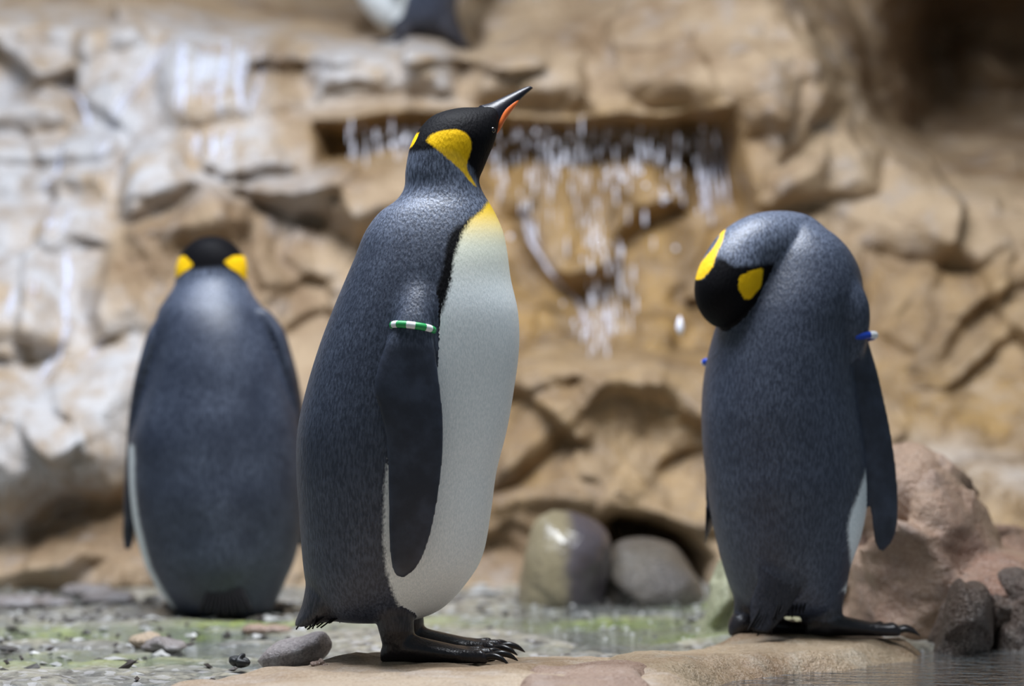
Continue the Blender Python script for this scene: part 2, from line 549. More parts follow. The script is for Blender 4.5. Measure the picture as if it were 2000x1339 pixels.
# plates: polygon in px, local depth, lift towards the room (m), bevel (m), groove depth at the border (m), tilt (per m in x, z)
PL = [
    # left cascade
    ([(-200, 0), (150, 25), (310, 38), (300, 95), (230, 112), (190, 128), (120, 104), (60, 84), (-200, 100)], 8.0, .13, .07, .02, (0, .3)),
    ([(-200, 175), (0, 165), (65, 128), (140, 190), (150, 255), (-200, 258)], 7.85, .10, .04, .02, (0, .2)),
    ([(150, 180), (230, 120), (270, 150), (260, 240), (190, 262), (150, 250)], 7.8, .05, .05, .01, (.2, 0)),
    ([(290, 40), (420, 30), (490, 36), (505, 120), (500, 232), (400, 245), (325, 238), (300, 140)], 7.75, .10, .06, .01, (0, .2)),
    ([(585, 150), (600, 108), (650, 62), (720, 40), (800, 52), (870, 80), (915, 120), (905, 190), (840, 204), (700, 208), (612, 212)], 7.75, .17, .06, .03, (0, .35)),
    ([(505, 60), (640, 55), (590, 110), (575, 160), (600, 215), (550, 225), (510, 225)], 7.75, .09, .05, .015, (0, .1)),
    ([(-200, 262), (120, 262), (245, 254), (250, 300), (225, 330), (-200, 330)], 7.75, .07, .03, .01, (0, 0)),
    ([(-200, 322), (230, 330), (225, 395), (120, 385), (-200, 372)], 7.6, .14, .07, .0, (0, .9)),
    ([(-200, 400), (110, 395), (225, 420), (215, 480), (110, 520), (60, 485), (-200, 480)], 7.55, .05, .05, .01, (0, 0)),
    ([(-200, 482), (50, 480), (115, 515), (150, 600), (160, 650), (120, 700), (-200, 700)], 7.4, .16, .08, .02, (0, .5)),
    ([(230, 290), (280, 262), (365, 232), (372, 325), (430, 352), (340, 400), (285, 442), (240, 420)], 7.5, .11, .04, .02, (.2, .1)),
    ([(372, 235), (530, 236), (560, 300), (615, 325), (440, 350), (375, 332)], 7.5, .06, .03, .01, (0, 1.2)),
    ([(380, 352), (470, 340), (620, 327), (700, 318), (760, 303), (830, 310), (830, 420), (760, 440), (685, 482), (610, 425), (545, 402), (470, 375)], 7.38, .16, .05, .03, (0, .3)),
    ([(565, 420), (640, 428), (690, 485), (655, 545), (600, 560), (548, 505)], 7.3, .03, .05, .03, (-.4, 0)),
    ([(240, 440), (330, 405), (395, 352), (470, 382), (545, 410), (560, 560), (500, 620), (480, 470), (350, 480), (330, 560), (260, 520)], 7.32, .08, .06, .02, (0, .2)),
    ([(130, 540), (240, 460), (330, 570), (320, 640), (200, 680), (160, 640)], 7.25, .07, .06, .01, (.2, .2)),
    ([(-200, 720), (120, 690), (260, 650), (330, 700), (300, 900), (250, 962), (120, 960), (40, 1000), (-200, 960)], 7.1, .17, .12, .03, (0, .6)),
    ([(40, 1010), (120, 968), (300, 965), (300, 1015), (180, 1040), (95, 1075), (50, 1070)], 7.0, -.10, .06, .0, (0, 0)),
    ([(-200, 1080), (60, 1078), (180, 1042), (300, 1018), (320, 1045), (230, 1085), (130, 1135), (-200, 1160)], 6.9, .06, .05, .0, (0, .8)),
    ([(140, 1145), (235, 1085), (330, 1055), (420, 1100), (420, 1190), (140, 1190)], 6.85, .08, .04, .02, (.1, .0)),
    # standing place of the far penguin behind the front rock
    ([(690, -120), (960, -120), (945, 118), (905, 112), (870, 84), (800, 56), (690, 46)], 7.95, -.22, .03, .0, (0, 0)),
    # big mass over the alcove
    ([(905, 60), (1060, 10), (1230, -60), (1500, -120), (1580, -40), (1640, 110), (1660, 190), (1590, 285), (1490, 335), (1422, 238), (1300, 216), (920, 208), (905, 190)], 7.6, .10, .07, .02, (0, 0)),
    ([(1215, 132), (1330, 98), (1485, 55), (1560, 135), (1545, 262), (1445, 292), (1335, 212), (1220, 205)], 7.5, .06, .05, .015, (.1, .15)),
    ([(930, 85), (1065, 30), (1180, 60), (1200, 130), (1120, 195), (930, 195)], 7.6, .04, .05, .012, (-.1, .2)),
    ([(1470, 80), (1560, 20), (1630, 120), (1640, 190), (1565, 270), (1550, 150)], 7.5, .05, .04, .012, (.3, 0)),
    # alcove
    ([(612, 226), (1422, 226), (1445, 330), (1470, 420), (1470, 690), (1390, 702), (985, 702), (960, 560), (860, 420), (820, 312), (760, 304), (700, 320), (614, 327)], 7.5, -.21, .03, .0, (0, 0)),
    ([(610, 206), (1420, 212), (1424, 238), (1180, 236), (610, 232)], 7.5, .035, .012, .0, (0, 0)),
    ([(960, 400), (1030, 310), (1190, 265), (1300, 285), (1342, 410), (1265, 432), (1205, 545), (1125, 585), (1060, 555), (1005, 470)], 7.6, .13, .05, .02, (.1, .5)),
    ([(960, 500), (1055, 560), (1130, 625), (1150, 702), (960, 702)], 7.5, .12, .05, .02, (0, .4)),
    ([(1240, 600), (1330, 590), (1400, 640), (1400, 702), (1230, 702)], 7.5, .06, .05, .02, (0, .3)),
    ([(1342, 250), (1372, 245), (1360, 420), (1342, 410)], 7.6, -.06, .02, .0, (0, 0)),
    # centre pile
    ([(940, 702), (1130, 700), (1380, 706), (1480, 740), (1470, 860), (1375, 838), (1300, 792), (1220, 770), (1140, 792), (1115, 742), (1040, 772), (940, 800)], 7.05, .13, .04, .03, (0, .2)),
    ([(930, 985), (1000, 955), (1085, 872), (1152, 795), (1142, 735), (1010, 742), (930, 860)], 6.98, .09, .05, .02, (0, .2)),
    ([(1150, 805), (1225, 780), (1310, 812), (1375, 850), (1380, 960), (1300, 985), (1190, 940), (1110, 905)], 6.95, -.09, .06, .0, (0, 0)),
    ([(940, 985), (1100, 925), (1180, 950), (1290, 990), (1400, 980), (1420, 1050), (1270, 1030), (1180, 1012), (1060, 1005), (950, 1020)], 6.9, .05, .05, .01, (0, .2)),
    ([(1170, 1022), (1200, 1010), (1270, 1022), (1345, 1052), (1395, 1105), (1400, 1200), (1170, 1200)], 6.8, -.55, .05, .0, (0, 0)),
    # right
    ([(1480, 345), (1560, 292), (1655, 192), (1745, 292), (1705, 372), (1620, 392), (1500, 388)], 7.45, .08, .05, .03, (0, .2)),
    ([(1745, 292), (1840, 330), (2000, 348), (2400, 360), (2400, 480), (2000, 500), (1900, 522), (1705, 485), (1620, 402), (1705, 372)], 7.4, .07, .06, .01, (0, .4)),
    ([(1500, 400), (1610, 405), (1690, 485), (1700, 660), (1600, 690), (1500, 600)], 7.4, .03, .05, .02, (-.2, 0)),
    ([(1705, 490), (1900, 525), (1985, 470), (1970, 560), (1860, 660), (1770, 722), (1705, 660)], 7.3, .05, .04, .025, (.1, 0)),
    ([(2200, 400), (2200, 520), (2000, 560), (1800, 742), (1722, 735), (1780, 700), (1990, 490)], 7.2, .06, .05, .02, (0, 0)),
    ([(2300, 560), (2300, 680), (2000, 660), (1850, 762), (1760, 775), (1850, 700), (2000, 600)], 7.1, .08, .05, .02, (0, 0)),
    ([(1700, 770), (1850, 770), (2300, 720), (2300, 880), (2000, 880), (1850, 890), (1720, 880)], 7.0, .05, .08, .01, (0, .3)),
    ([(1790, 885), (1900, 880), (2300, 880), (2300, 1050), (2000, 1030), (1900, 960)], 6.8, .10, .06, .01, (0, .6)),
    # dark cave
    ([(1545, -330), (1560, -40), (1642, 100), (1664, 190), (1750, 292), (1820, 318), (1830, -330)], 7.8, -.28, .14, .0, (.3, 0)),
    ([(1745, -330), (1765, 120), (1752, 235), (1790, 290), (1850, 322), (2050, 346), (2500, 360), (2500, -330)], 7.8, -1.6, .30, .0, (0, 0)),
    ([(1900, 30), (2010, 10), (2100, 120), (2040, 180), (1930, 150)], 8.6, .35, .12, .0, (0, 0)),
]
NX, NZ = 530, 330
gx, gz = np.meshgrid(np.linspace(-2.15, 2.15, NX), np.linspace(-0.22, 2.35, NZ))
X, Z = gx.ravel(), gz.ravel()
pts2 = np.c_[X, Z]
warp = np.c_[X, np.zeros_like(X), Z]
wx = X + 0.018 * fbm(warp, 7, 3, 3)
wz = Z + 0.018 * fbm(warp, 7, 3, 13)
Dw = baseD(X, Z)


def topoly(poly, D):
    return [tuple(P(a, b, D)[[0, 2]]) for a, b in poly]


for poly, D, lift, bev, groove, tilt in PL:
    q = np.array(topoly(poly, D))
    sd = sdpoly(wx, wz, q)
    c = q.mean(0)
    k = sstep(-bev * 0.4, bev * 1.2, sd)
    lift = lift * .85 if lift > 0 else lift
    Dw = Dw - k * (lift + tilt[0] * 0.5 * (X - c[0]) + tilt[1] * 0.5 * -(Z - c[1]))
    if groove:
        Dw = Dw + 0.5 * groove * np.exp(-(sd / 0.010) ** 2)
fq = np.c_[X + 0.03 * fbm(warp, 5, 3, 31), Z + 0.03 * fbm(warp, 5, 3, 41)]
Dw += 0.055 * facets(fq, 230, (-2.2, -.3), (2.2, 2.4), 5, 0.025, 0.8)
Dw += 0.014 * facets(fq, 1300, (-2.2, -.3), (2.2, 2.4), 6, 0.03, 0.8)
Dw += 0.007 * fbm(warp, 12, 4, 51)
wallD = Dw.reshape(NZ, NX)


def zone(polys, soft):
    r = np.zeros_like(X)
    for poly, D, a in polys:
        sd = sdpoly(wx, wz, topoly(poly, D))
        r = np.maximum(r, a * sstep(-soft, soft, sd))
    return r


WET_SHEEN = zone([([(-900, -100), (500, 0), (500, 240), (610, 330), (640, 345), (400, 380), (230, 420), (190, 560), (330, 640), (330, 760), (300, 900), (100, 1010), (-900, 1010)], 7.5, .85),
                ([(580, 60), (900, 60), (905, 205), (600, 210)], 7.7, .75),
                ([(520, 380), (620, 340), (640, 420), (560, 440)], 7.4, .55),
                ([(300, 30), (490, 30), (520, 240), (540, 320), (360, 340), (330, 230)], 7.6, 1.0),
                ([(1800, 880), (2000, 890), (2000, 960), (1880, 950)], 6.8, .6)], 0.05)  # wall areas whose wet sheen and foam are painted pale
GOLD = zone([([(612, 200), (1430, 200), (1480, 400), (1480, 705), (960, 705), (860, 420), (800, 310), (612, 330)], 7.5, .95),
             ([(930, 700), (1480, 700), (1480, 1080), (930, 1080)], 7.0, .55),
             ([(1480, 380), (1700, 500), (2000, 480), (2400, 480), (2400, 1100), (1900, 1050), (1760, 880), (1480, 700)], 7.2, .6),
             ([(1700, 700), (2400, 680), (2400, 1100), (1950, 1050), (1760, 880)], 7.0, .95)], 0.06)
V = np.c_[X, Dw - 5.0, Z]
idx = np.arange(NX * NZ).reshape(NZ, NX)
Fq = np.stack([idx[:-1, :-1], idx[:-1, 1:], idx[1:, 1:], idx[1:, :-1]], -1).reshape(-1, 4)
m = mesh_from('wall_back', V, Fq.tolist())
smooth(m)
put_attr(m, 'wet_sheen', WET_SHEEN)
put_attr(m, 'gold', GOLD)
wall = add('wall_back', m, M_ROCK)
wall['kind'] = 'structure'
wall['label'] = 'tan stepped artificial rock wall with alcove and dark cave'


def wall_y(x, z):
    i = np.clip((x + 2.15) / 4.30 * (NX - 1), 0, NX - 1.001)
    j = np.clip((z + 0.22) / 2.57 * (NZ - 1), 0, NZ - 1.001)
    i0, j0 = int(i), int(j)
    u, v = i - i0, j - j0
    return (wallD[j0, i0] * (1 - u) * (1 - v) + wallD[j0, i0 + 1] * u * (1 - v) + wallD[j0 + 1, i0] * (1 - u) * v + wallD[j0 + 1, i0 + 1] * u * v) - 5.0


# ------------------------------------------------------------------ ground under shallow water
WATER_Z = -0.035


def G(px, py, z):
    D = FPX * (0.5 - z) / (py - 669.5)
    return ((px - 1000) / FPX * D, D - 5.0)


GX, GY = 430, 380
ax, ay = np.meshgrid(np.linspace(-2.15, 2.15, GX), np.linspace(-1.15, 2.6, GY))
X2, Y2 = ax.ravel(), ay.ravel()
g3 = np.c_[X2, Y2, np.zeros_like(X2)]
gz_ = -0.034 + 0.008 * fbm(g3, 4, 3, 71) + 0.0045 * fbm(g3, 22, 3, 81)
pool = [G(1330, 1380, WATER_Z), G(1420, 1335, WATER_Z), G(1560, 1300, WATER_Z), G(1700, 1286, WATER_Z), G(1800, 1275, WATER_Z), G(1930, 1262, WATER_Z), G(2200, 1240, WATER_Z), (2.6, .3), (2.6, -1.6), (-2.6, -1.6), (-2.6, -.75), (-.2, -.62)]
sdp = sdpoly(X2 + 0.02 * fbm(g3, 8, 2, 5), Y2 + 0.02 * fbm(g3, 8, 2, 6), pool)
kp = sstep(-0.02, 0.14, sdp)
gz_ = gz_ - 0.30 * kp
mid = sdpoly(X2, Y2, [G(980, 1165, WATER_Z), G(1400, 1160, WATER_Z), G(1440, 1245, WATER_Z), G(1150, 1262, WATER_Z), G(980, 1230, WATER_Z)])
gz_ -= 0.010 * sstep(-.05, .1, mid)
alg = np.zeros_like(X2)
for cxp, cyp, rx, ry, a in [(480, 1222, .13, .10, 1.0), (360, 1240, .10, .10, .8), (150, 1235, .25, .12, .75), (60, 1290, .25, .12, .7), (1250, 1215, .30, .12, .75), (1330, 1240, .12, .1, .9), (800, 1215, .25, .12, .4), (1400, 1180, .12, .2, .7)]:
    x0, y0 = G(cxp, cyp, WATER_Z)
    alg = np.maximum(alg, a * np.exp(-(((X2 - x0) / rx) ** 2 + ((Y2 - y0) / ry) ** 2)))
m = mesh_from('floor', np.c_[X2, Y2, gz_], np.stack([(ii := np.arange(GX * GY).reshape(GY, GX))[:-1, :-1], ii[:-1, 1:], ii[1:, 1:], ii[1:, :-1]], -1).reshape(-1, 4).tolist())
smooth(m)
put_attr(m, 'algae', alg)
fl = add('floor', m, M_GROUND)
fl['kind'] = 'structure'
fl['label'] = 'wet gravel ground with green algae below the rock wall'

m = mesh_from('shallow_water', [(-2.2, -1.2, 0), (2.2, -1.2, 0), (2.2, 2.3, 0), (-2.2, 2.3, 0)], [(0, 1, 2, 3)])
tag(add('shallow_water', m, M_WATER, loc=(0, 0, WATER_Z)), 'thin film of clear water over the gravel below the rock wall', 'water', kind='stuff')
m = mesh_from('pool_water', [(x, y, 0) for x, y in pool], [tuple(range(len(pool)))])
tag(add('pool_water', m, M_POOL, loc=(0, 0, WATER_Z + .002)), 'dark blue rippled pool water lapping against the rock shelf', 'water', kind='stuff')


# ------------------------------------------------------------------ low rock slabs the penguins stand on
def slab(name, poly_px, zt, bev, mat, label, cat, seed, height=None, drop=0.12, res=0.010, group=None, fac=0.010, edge=0.030):
    q = np.array([G(a, b, zt) for a, b in poly_px])
    lo, hi = q.min(0) - bev - .07, q.max(0) + bev + .07
    nx, ny = int((hi[0] - lo[0]) / res) + 2, int((hi[1] - lo[1]) / res) + 2
    xx, yy = np.meshgrid(np.linspace(lo[0], hi[0], nx), np.linspace(lo[1], hi[1], ny))
    xx, yy = xx.ravel(), yy.ravel()
    p3 = np.c_[xx, yy, np.zeros_like(xx)]
    sd = sdpoly(xx + edge * fbm(p3, 7, 4, seed), yy + edge * fbm(p3, 7, 4, seed + 9), q)
    k = sstep(-bev, bev * 0.7, sd)
    zz = zt + 0.0035 * fbm(p3, 16, 4, seed + 3) + fac * facets(np.c_[xx, yy], max(6, int(len(xx) * res * res / 0.02)), lo, hi, seed + 1, 0.08, 0.5)
    if height is not None:
        zz = zz + height(xx, yy)
    zz = zz * k + (WATER_Z - drop) * (1 - k)
    I = np.arange(nx * ny).reshape(ny, nx)
    quads = np.stack([I[:-1, :-1], I[:-1, 1:], I[1:, 1:], I[1:, :-1]], -1).reshape(-1, 4)
    keep = (k[quads].max(1) > 0.001)
    quads = quads[keep]
    used = np.unique(quads)
    remap = -np.ones(nx * ny, int)
    remap[used] = np.arange(len(used))
    VV = np.c_[xx, yy, zz][used]
    c = np.array([VV[:, 0].mean(), VV[:, 1].mean(), WATER_Z - drop])
    mm = mesh_from(name, VV - c, remap[quads].tolist())
    smooth(mm)
    o = add(name, mm, mat, loc=c)
    tag(o, label, cat, group)
    return o


def flat_spots(spots):
    def f(x, y):
        return 0 * x
    return f


slab('rock_ledge', [(215, 1352), (330, 1318), (480, 1300), (640, 1277), (760, 1262), (900, 1254), (1010, 1262), (1120, 1262), (1240, 1268), (1330, 1285), (1385, 1345), (1400, 1430), (200, 1430)],
     0.0, 0.09, M_LEDGE, 'flat tan rock ledge under the penguin with the raised beak', 'rock', 201, fac=0.010, drop=.04)
slab('rock_shelf', [(1120, 1285), (1160, 1268), (1290, 1258), (1330, 1250), (1430, 1236), (1560, 1222), (1700, 1216), (1775, 1234), (1790, 1246), (1740, 1258), (1560, 1272), (1430, 1292), (1370, 1320), (1250, 1330)],
     0.0, 0.08, M_SHELF, 'low brown rock shelf at the pool edge under the preening penguin', 'rock', 231, fac=0.009, drop=.05)
slab('rose_rock', [(985, 1318), (1000, 1300), (1060, 1290), (1200, 1280), (1300, 1290), (1318, 1318), (1290, 1380), (990, 1380)],
     0.008, 0.07, M_ROSE, 'reddish pitted rock set in the front edge of the ledge', 'rock', 261, res=0.006, fac=0.014, edge=.010)


# ------------------------------------------------------------------ boulders and pebbles
def solid(name, st, mat, label, cat, seed, amp=0.012, fac=0.03, nf=40, group=None, nseg=64, sub=8, tau=0.08):
    V, Fc = loft(st, nseg, sub)
    c = np.array([V[:, 0].mean(), V[:, 1].mean(), V[:, 2].min()])
    mid_ = V.mean(0)
    d = V - mid_
    L = np.linalg.norm(d, axis=1, keepdims=True) + 1e-9
    disp = fac * facets(V, nf, V.min(0), V.max(0), seed, tau, 0.7) + amp * fbm(V, 9, 4, seed)
    V = V + d / L * disp[:, None]
    m = mesh_from(name, V - c, Fc)
    smooth(m)
    o = add(name, m, mat, loc=c)
    tag(o, label, cat, group)
    return o


def rows_of(lst, D, depth):
    return [wide_station(l, r, y, D, depth * k, depth * k) for l, r, y, k in lst]


solid('boulder', rows_of([(1070, 1110, 1002, .15), (1048, 1150, 1012, .5), (1035, 1178, 1032, .75), (1026, 1194, 1060, .9), (1019, 1192, 1095, 1), (1014, 1183, 1130, 1), (1012, 1172, 1165, 1), (1012, 1165, 1200, .9)], 6.55, .11),
      M_TWO, 'upright egg shaped wet boulder with pale tan flank below the rock pile', 'boulder', 301, 0.004, 0.012, 12)
solid('boulder', rows_of([(1225, 1290, 1062, .2), (1205, 1325, 1070, .6), (1192, 1350, 1090, .8), (1182, 1368, 1115, .95), (1176, 1380, 1145, 1), (1174, 1384, 1175, 1), (1176, 1380, 1200, .9)], 6.62, .13),
      M_BOULD, 'low grey wet boulder lying in the dark hollow of the rock pile', 'boulder', 311, 0.004, 0.02, 16)
solid('red_rock', rows_of([(1700, 1790, 884, .25), (1685, 1835, 905, .5), (1680, 1868, 950, .68), (1675, 1905, 1000, .8), (1668, 1960, 1045, .88), (1655, 2040, 1090, .95), (1645, 2110, 1140, 1), (1636, 2150, 1190, 1.0), (1632, 2170, 1235, .98), (1632, 2170, 1300, .9)], 5.90, .32),
      M_RED, 'large reddish brown rock slope beside the preening penguin at the pool', 'rock', 323, 0.016, 0.060, 80, tau=.02)
solid('wedge_rock', rows_of([(1896, 1902, 1132, .05), (1882, 1914, 1137, .35), (1862, 1926, 1152, .7), (1845, 1928, 1185, .9), (1828, 1930, 1225, 1), (1812, 1930, 1262, 1), (1806, 1932, 1300, 1)], 5.50, .09),
      M_DKRED, 'dark brown wet wedge of rock at the waterline', 'rock', 325, 0.004, 0.018, 14, tau=.03)
solid('pool_rock', rows_of([(1985, 1993, 1114, .05), (1962, 2010, 1120, .35), (1944, 2050, 1137, .7), (1936, 2080, 1170, .9), (1932, 2090, 1215, 1), (1926, 2100, 1255, 1), (1922, 2100, 1290, 1)], 5.56, .10),
      M_DKRED, 'blackish brown wet rock in the pool beside the dark wedge rock', 'rock', 327, 0.004, 0.020, 14, tau=.03)
solid('algae_rock', rows_of([(1410, 1440, 1085, .2), (1398, 1452, 1105, .6), (1384, 1468, 1150, .8), (1372, 1480, 1195, .95), (1364, 1490, 1240, 1)], 5.80, .08),
      M_GREEN, 'pale green algae covered rock behind the preening penguin', 'rock', 331, 0.006, 0.02, 14)


def pebble(px, py, D, w, h, d, mat, label, seed, group=None, name='pebble', tilt=0.0):
    zb = D
    gx0, gy0 = G(px, py, zb)
    c = np.array([gx0, gy0, zb - h * .35])
    rows = []
    for t in np.linspace(-1, 1, 9):
        k = math.sqrt(max(0.0, 1 - abs(t) ** 2.4)) + 0.02
        rows.append(np.concatenate([c + np.array([t * w, 0, h + t * w * tilt]), [0, -d * k, 0], [0, 0, h * k], [0, 0, -h * k]]))
    return solid(name, rows, mat, label, 'pebble', seed, 0.002, 0.006, 10, group, 28, 3)


pebble(576, 1294, -.018, .060, .026, .04, M_PALEPEB, 'smooth grey pebble with pale top on the ledge below the tail', 401, tilt=.22)
pebble(468, 1300, -.020, .0175, .010, .015, M_COAL, 'small black pebble beside the smooth grey pebble', 402)
pebble(626, 1303, -.006, .014, .006, .012, M_ROSE, 'tiny reddish pebble lying on the tan ledge', 403)
pebble(290, 1262, -.034, .030, .013, .022, M_LEDGE, 'small yellow tan pebble among the litter', 404)
pebble(520, 1236, -.036, .05, .011, .03, M_ROSE, 'flat pinkish pebble in the green algae behind the ledge', 405)
for i, (px, py, w) in enumerate([(100, 1186, .05), (215, 1180, .06), (20, 1190, .07), (700, 1160, .05), (960, 1140, .06), (320, 1272, .045), (170, 1165, .06)]):
    pebble(px, py, -.036, w, w * .28, w * .7, M_PEBB, 'grey stone lying in the shallows below the rock wall', 410 + i, 'grey stones in the shallows', 'stone')

# gravel: small angular chips strewn over the shallows
for gname, gmat, glab, cnt, sd_ in (('pale_gravel', M_CHIP, 'pale grey gravel chips strewn over the wet ground', 420, 5), ('dark_gravel', M_CHIPD, 'dark gravel chips strewn over the wet ground', 330, 8)):
    rr = np.random.RandomState(sd_)
    parts = []
    while len(parts) < cnt:
        px, py = rr.uniform(-60, 1420), rr.uniform(1140, 1335) if rr.rand() < .7 else rr.uniform(1165, 1215)
        if py > 1250 and px > 330:
            continue
        x, y = G(px, py, WATER_Z)
        r = rr.uniform(.003, .010) * (1.5 if rr.rand() < .15 else 1)
        if px > 960:
            r *= .6
        d = rr.randn(6, 3) * .25
        v = (np.array([(1, 0, 0), (-1, 0, 0), (0, 1, 0), (0, -1, 0), (0, 0, .6), (0, 0, -.6)]) + d) * r * np.array([1.4, 1, .75]) + np.array([x, y, WATER_Z - .001 + r * .25])
        parts.append((v, [(0, 2, 4), (2, 1, 4), (1, 3, 4), (3, 0, 4), (2, 0, 5), (1, 2, 5), (3, 1, 5), (0, 3, 5)]))
    V, Fc = join(parts)
    tag(add(gname, mesh_from(gname, V, Fc), gmat), glab, 'gravel', kind='stuff')

# litter flecks
parts = []
for i in range(60):
    px = random.uniform(-40, 640)
    py = random.choice([random.uniform(1180, 1215), random.uniform(1240, 1310), random.uniform(1200, 1335)])
    x, y = G(px, py, WATER_Z + .004)
    a = random.uniform(0, math.pi)
    L, W, up = random.uniform(.006, .018), random.uniform(.002, .005), random.uniform(-.002, .012) * (random.random() < .5)
    z0 = WATER_Z + .008
    ca, sa = math.cos(a), math.sin(a)
    v = [(x - ca * L, y - sa * L, z0 - .003), (x - sa * W, y + ca * W, z0 + up * .5 - .002), (x + ca * L, y + sa * L, z0 + up), (x + sa * W, y - ca * W, z0 + up * .5 - .002),
         (x, y, z0 + up * .5 + .0025), (x, y, z0 - .006)]
    f = [(0, 3, 4), (3, 2, 4), (2, 1, 4), (1, 0, 4), (3, 0, 5), (2, 3, 5), (1, 2, 5), (0, 1, 5)]
    parts.append((v, f))
V, Fc = join(parts)
o = add('leaf_litter', mesh_from('leaf_litter', V, Fc), M_LITTER)
tag(o, 'scattered dark leaf and feather litter on the wet gravel', 'litter', kind='stuff')

# ------------------------------------------------------------------ falling water
def drop(p, r, l):
    rows = [np.concatenate([p + np.array([0, 0, t * l]), [r * k, 0, 0], [0, r * k, 0], [0, -r * k, 0]]) for t, k in ((-1, .15), (-.7, .75), (-.2, 1), (.4, .7), (1, .08))]
    return loft(rows, 8, 1)


def alcove_drop(px, py, off, r, l):
    x, _, z = P(px, py, 7.45)
    y = wall_y(x, z) - off
    return drop(np.array([(px - 1000) / FPX * (y + 5), y, z]), r, l)


parts = []
for i in range(260):
    px = random.uniform(960, 1400) if i % 5 else random.uniform(680, 830)
    py = 238 + abs(random.gauss(0, 1)) * (95 if px > 900 else 40)
    if py > 520 or (px < 900 and py > 315):
        continue
    big = random.random() < .13
    parts.append(alcove_drop(px, py, random.uniform(.02, .16), random.uniform(.0038, .006) if big else random.uniform(.0010, .0024), random.uniform(.005, .010) if big else random.uniform(.008, .030)))
for i in range(70):
    px = random.gauss(1175, 30)
    py = random.uniform(420, 690)
    parts.append(alcove_drop(px, py, random.uniform(.01, .08), random.uniform(.0015, .0035), random.uniform(.006, .03)))
V, Fc = join(parts)
m = mesh_from('waterfall', V, Fc)
smooth(m)
o = add('waterfall', m, M_DROP)
tag(o, 'bright falling water drops spilling from the alcove lip', 'waterfall', kind='stuff')


def rivulet(points, w, off=0.006, th=0.004, step=0.012):
    """thin band of running water that follows the wall"""
    pts = []
    for (a, b) in zip(points[:-1], points[1:]):
        A = P(a[0], a[1], 7.5)
        B = P(b[0], b[1], 7.5)
        n = max(2, int(np.linalg.norm(B - A) / step))
        for k in range(n):
            t = k / n
            pts.append(A + (B - A) * t)
    pts = np.array(pts)
    q = np.c_[pts[:, 0], np.zeros(len(pts)), pts[:, 2]]
    pts[:, 0] += 0.010 * fbm(q, 9, 2, int(points[0][0]))
    rows = []
    for i, p in enumerate(pts):
        y = wall_y(p[0], p[2])
        s = (y + 5) / 7.5
        e = min(1, i / 4, (len(pts) - 1 - i) / 4) * .9 + .1
        rows.append(np.concatenate([[p[0], wall_y(p[0], p[2]) - off, p[2]], [w * e, 0, 0], [0, th * e, 0], [0, -th * e, 0]]))
    return loft(rows, 8, 1)


parts = []
for k in range(9):
    x0 = 1365 + k * 7
    parts.append(rivulet([(x0, 240), (x0 + 4, 330), (x0 + 12, random.uniform(400, 450))], random.uniform(.0015, .004), off=.03))
for p in [[(1020, 400), (1040, 470), (1070, 520), (1130, 590), (1150, 690)], [(1030, 420), (1050, 490)], [(1180, 560), (1185, 690)]]:
    parts.append(rivulet(p, .006, off=.012))
V, Fc = join(parts)
m = mesh_from('water_stream', V, Fc)
smooth(m)
o = add('water_stream', m, M_TRICKLE)
tag(o, 'thin white water streams running down inside the alcove', 'water', kind='stuff')

parts = []
LEFT = [[(300, 60), (250, 130), (215, 200), (205, 260)], [(70, 130), (130, 180), (145, 250)], [(480, 60), (490, 130), (480, 230)], [(330, 50), (345, 140), (350, 230)], [(380, 45), (385, 120), (390, 230)],
        [(420, 40), (430, 140), (440, 235)], [(450, 45), (455, 130), (470, 235)], [(410, 240), (420, 330)], [(460, 240), (440, 330)], [(380, 250), (390, 320)], [(90, 270), (100, 330), (70, 380)], [(200, 260), (190, 330)],
        [(100, 400), (105, 470)], [(150, 400), (140, 470)], [(140, 480), (150, 560), (165, 640), (150, 720)], [(100, 540), (110, 600)], [(180, 640), (150, 700), (120, 760)], [(240, 650), (200, 720)], [(60, 560), (50, 640)]]
for pth in LEFT:
    for r in range(2):
        j = random.uniform(-9, 9)
        parts.append(rivulet([(a + j, b) for a, b in pth], random.uniform(.003, .008), off=.004, th=.003))
V, Fc = join(parts)
m = mesh_from('water_cascade', V, Fc)
smooth(m)
o = add('water_cascade', m, M_TRICKLE)
tag(o, 'bluish white water trickling down the stepped rock wall', 'water', kind='stuff')
v, f = drop(P(1328, 635, 6.4), .008, .019)
c = v.mean(0)
m = mesh_from('water_drop', v - c, f)
smooth(m)
tag(add('water_drop', m, M_DROP, loc=c), 'single bright drop in the air beside the tucked head', 'water')

# ================================================================== PENGUINS
ATTR = ('white', 'yel', 'cream', 'patch', 'black', 'flip', 'skin', 'tone', 'brown', 'soft')


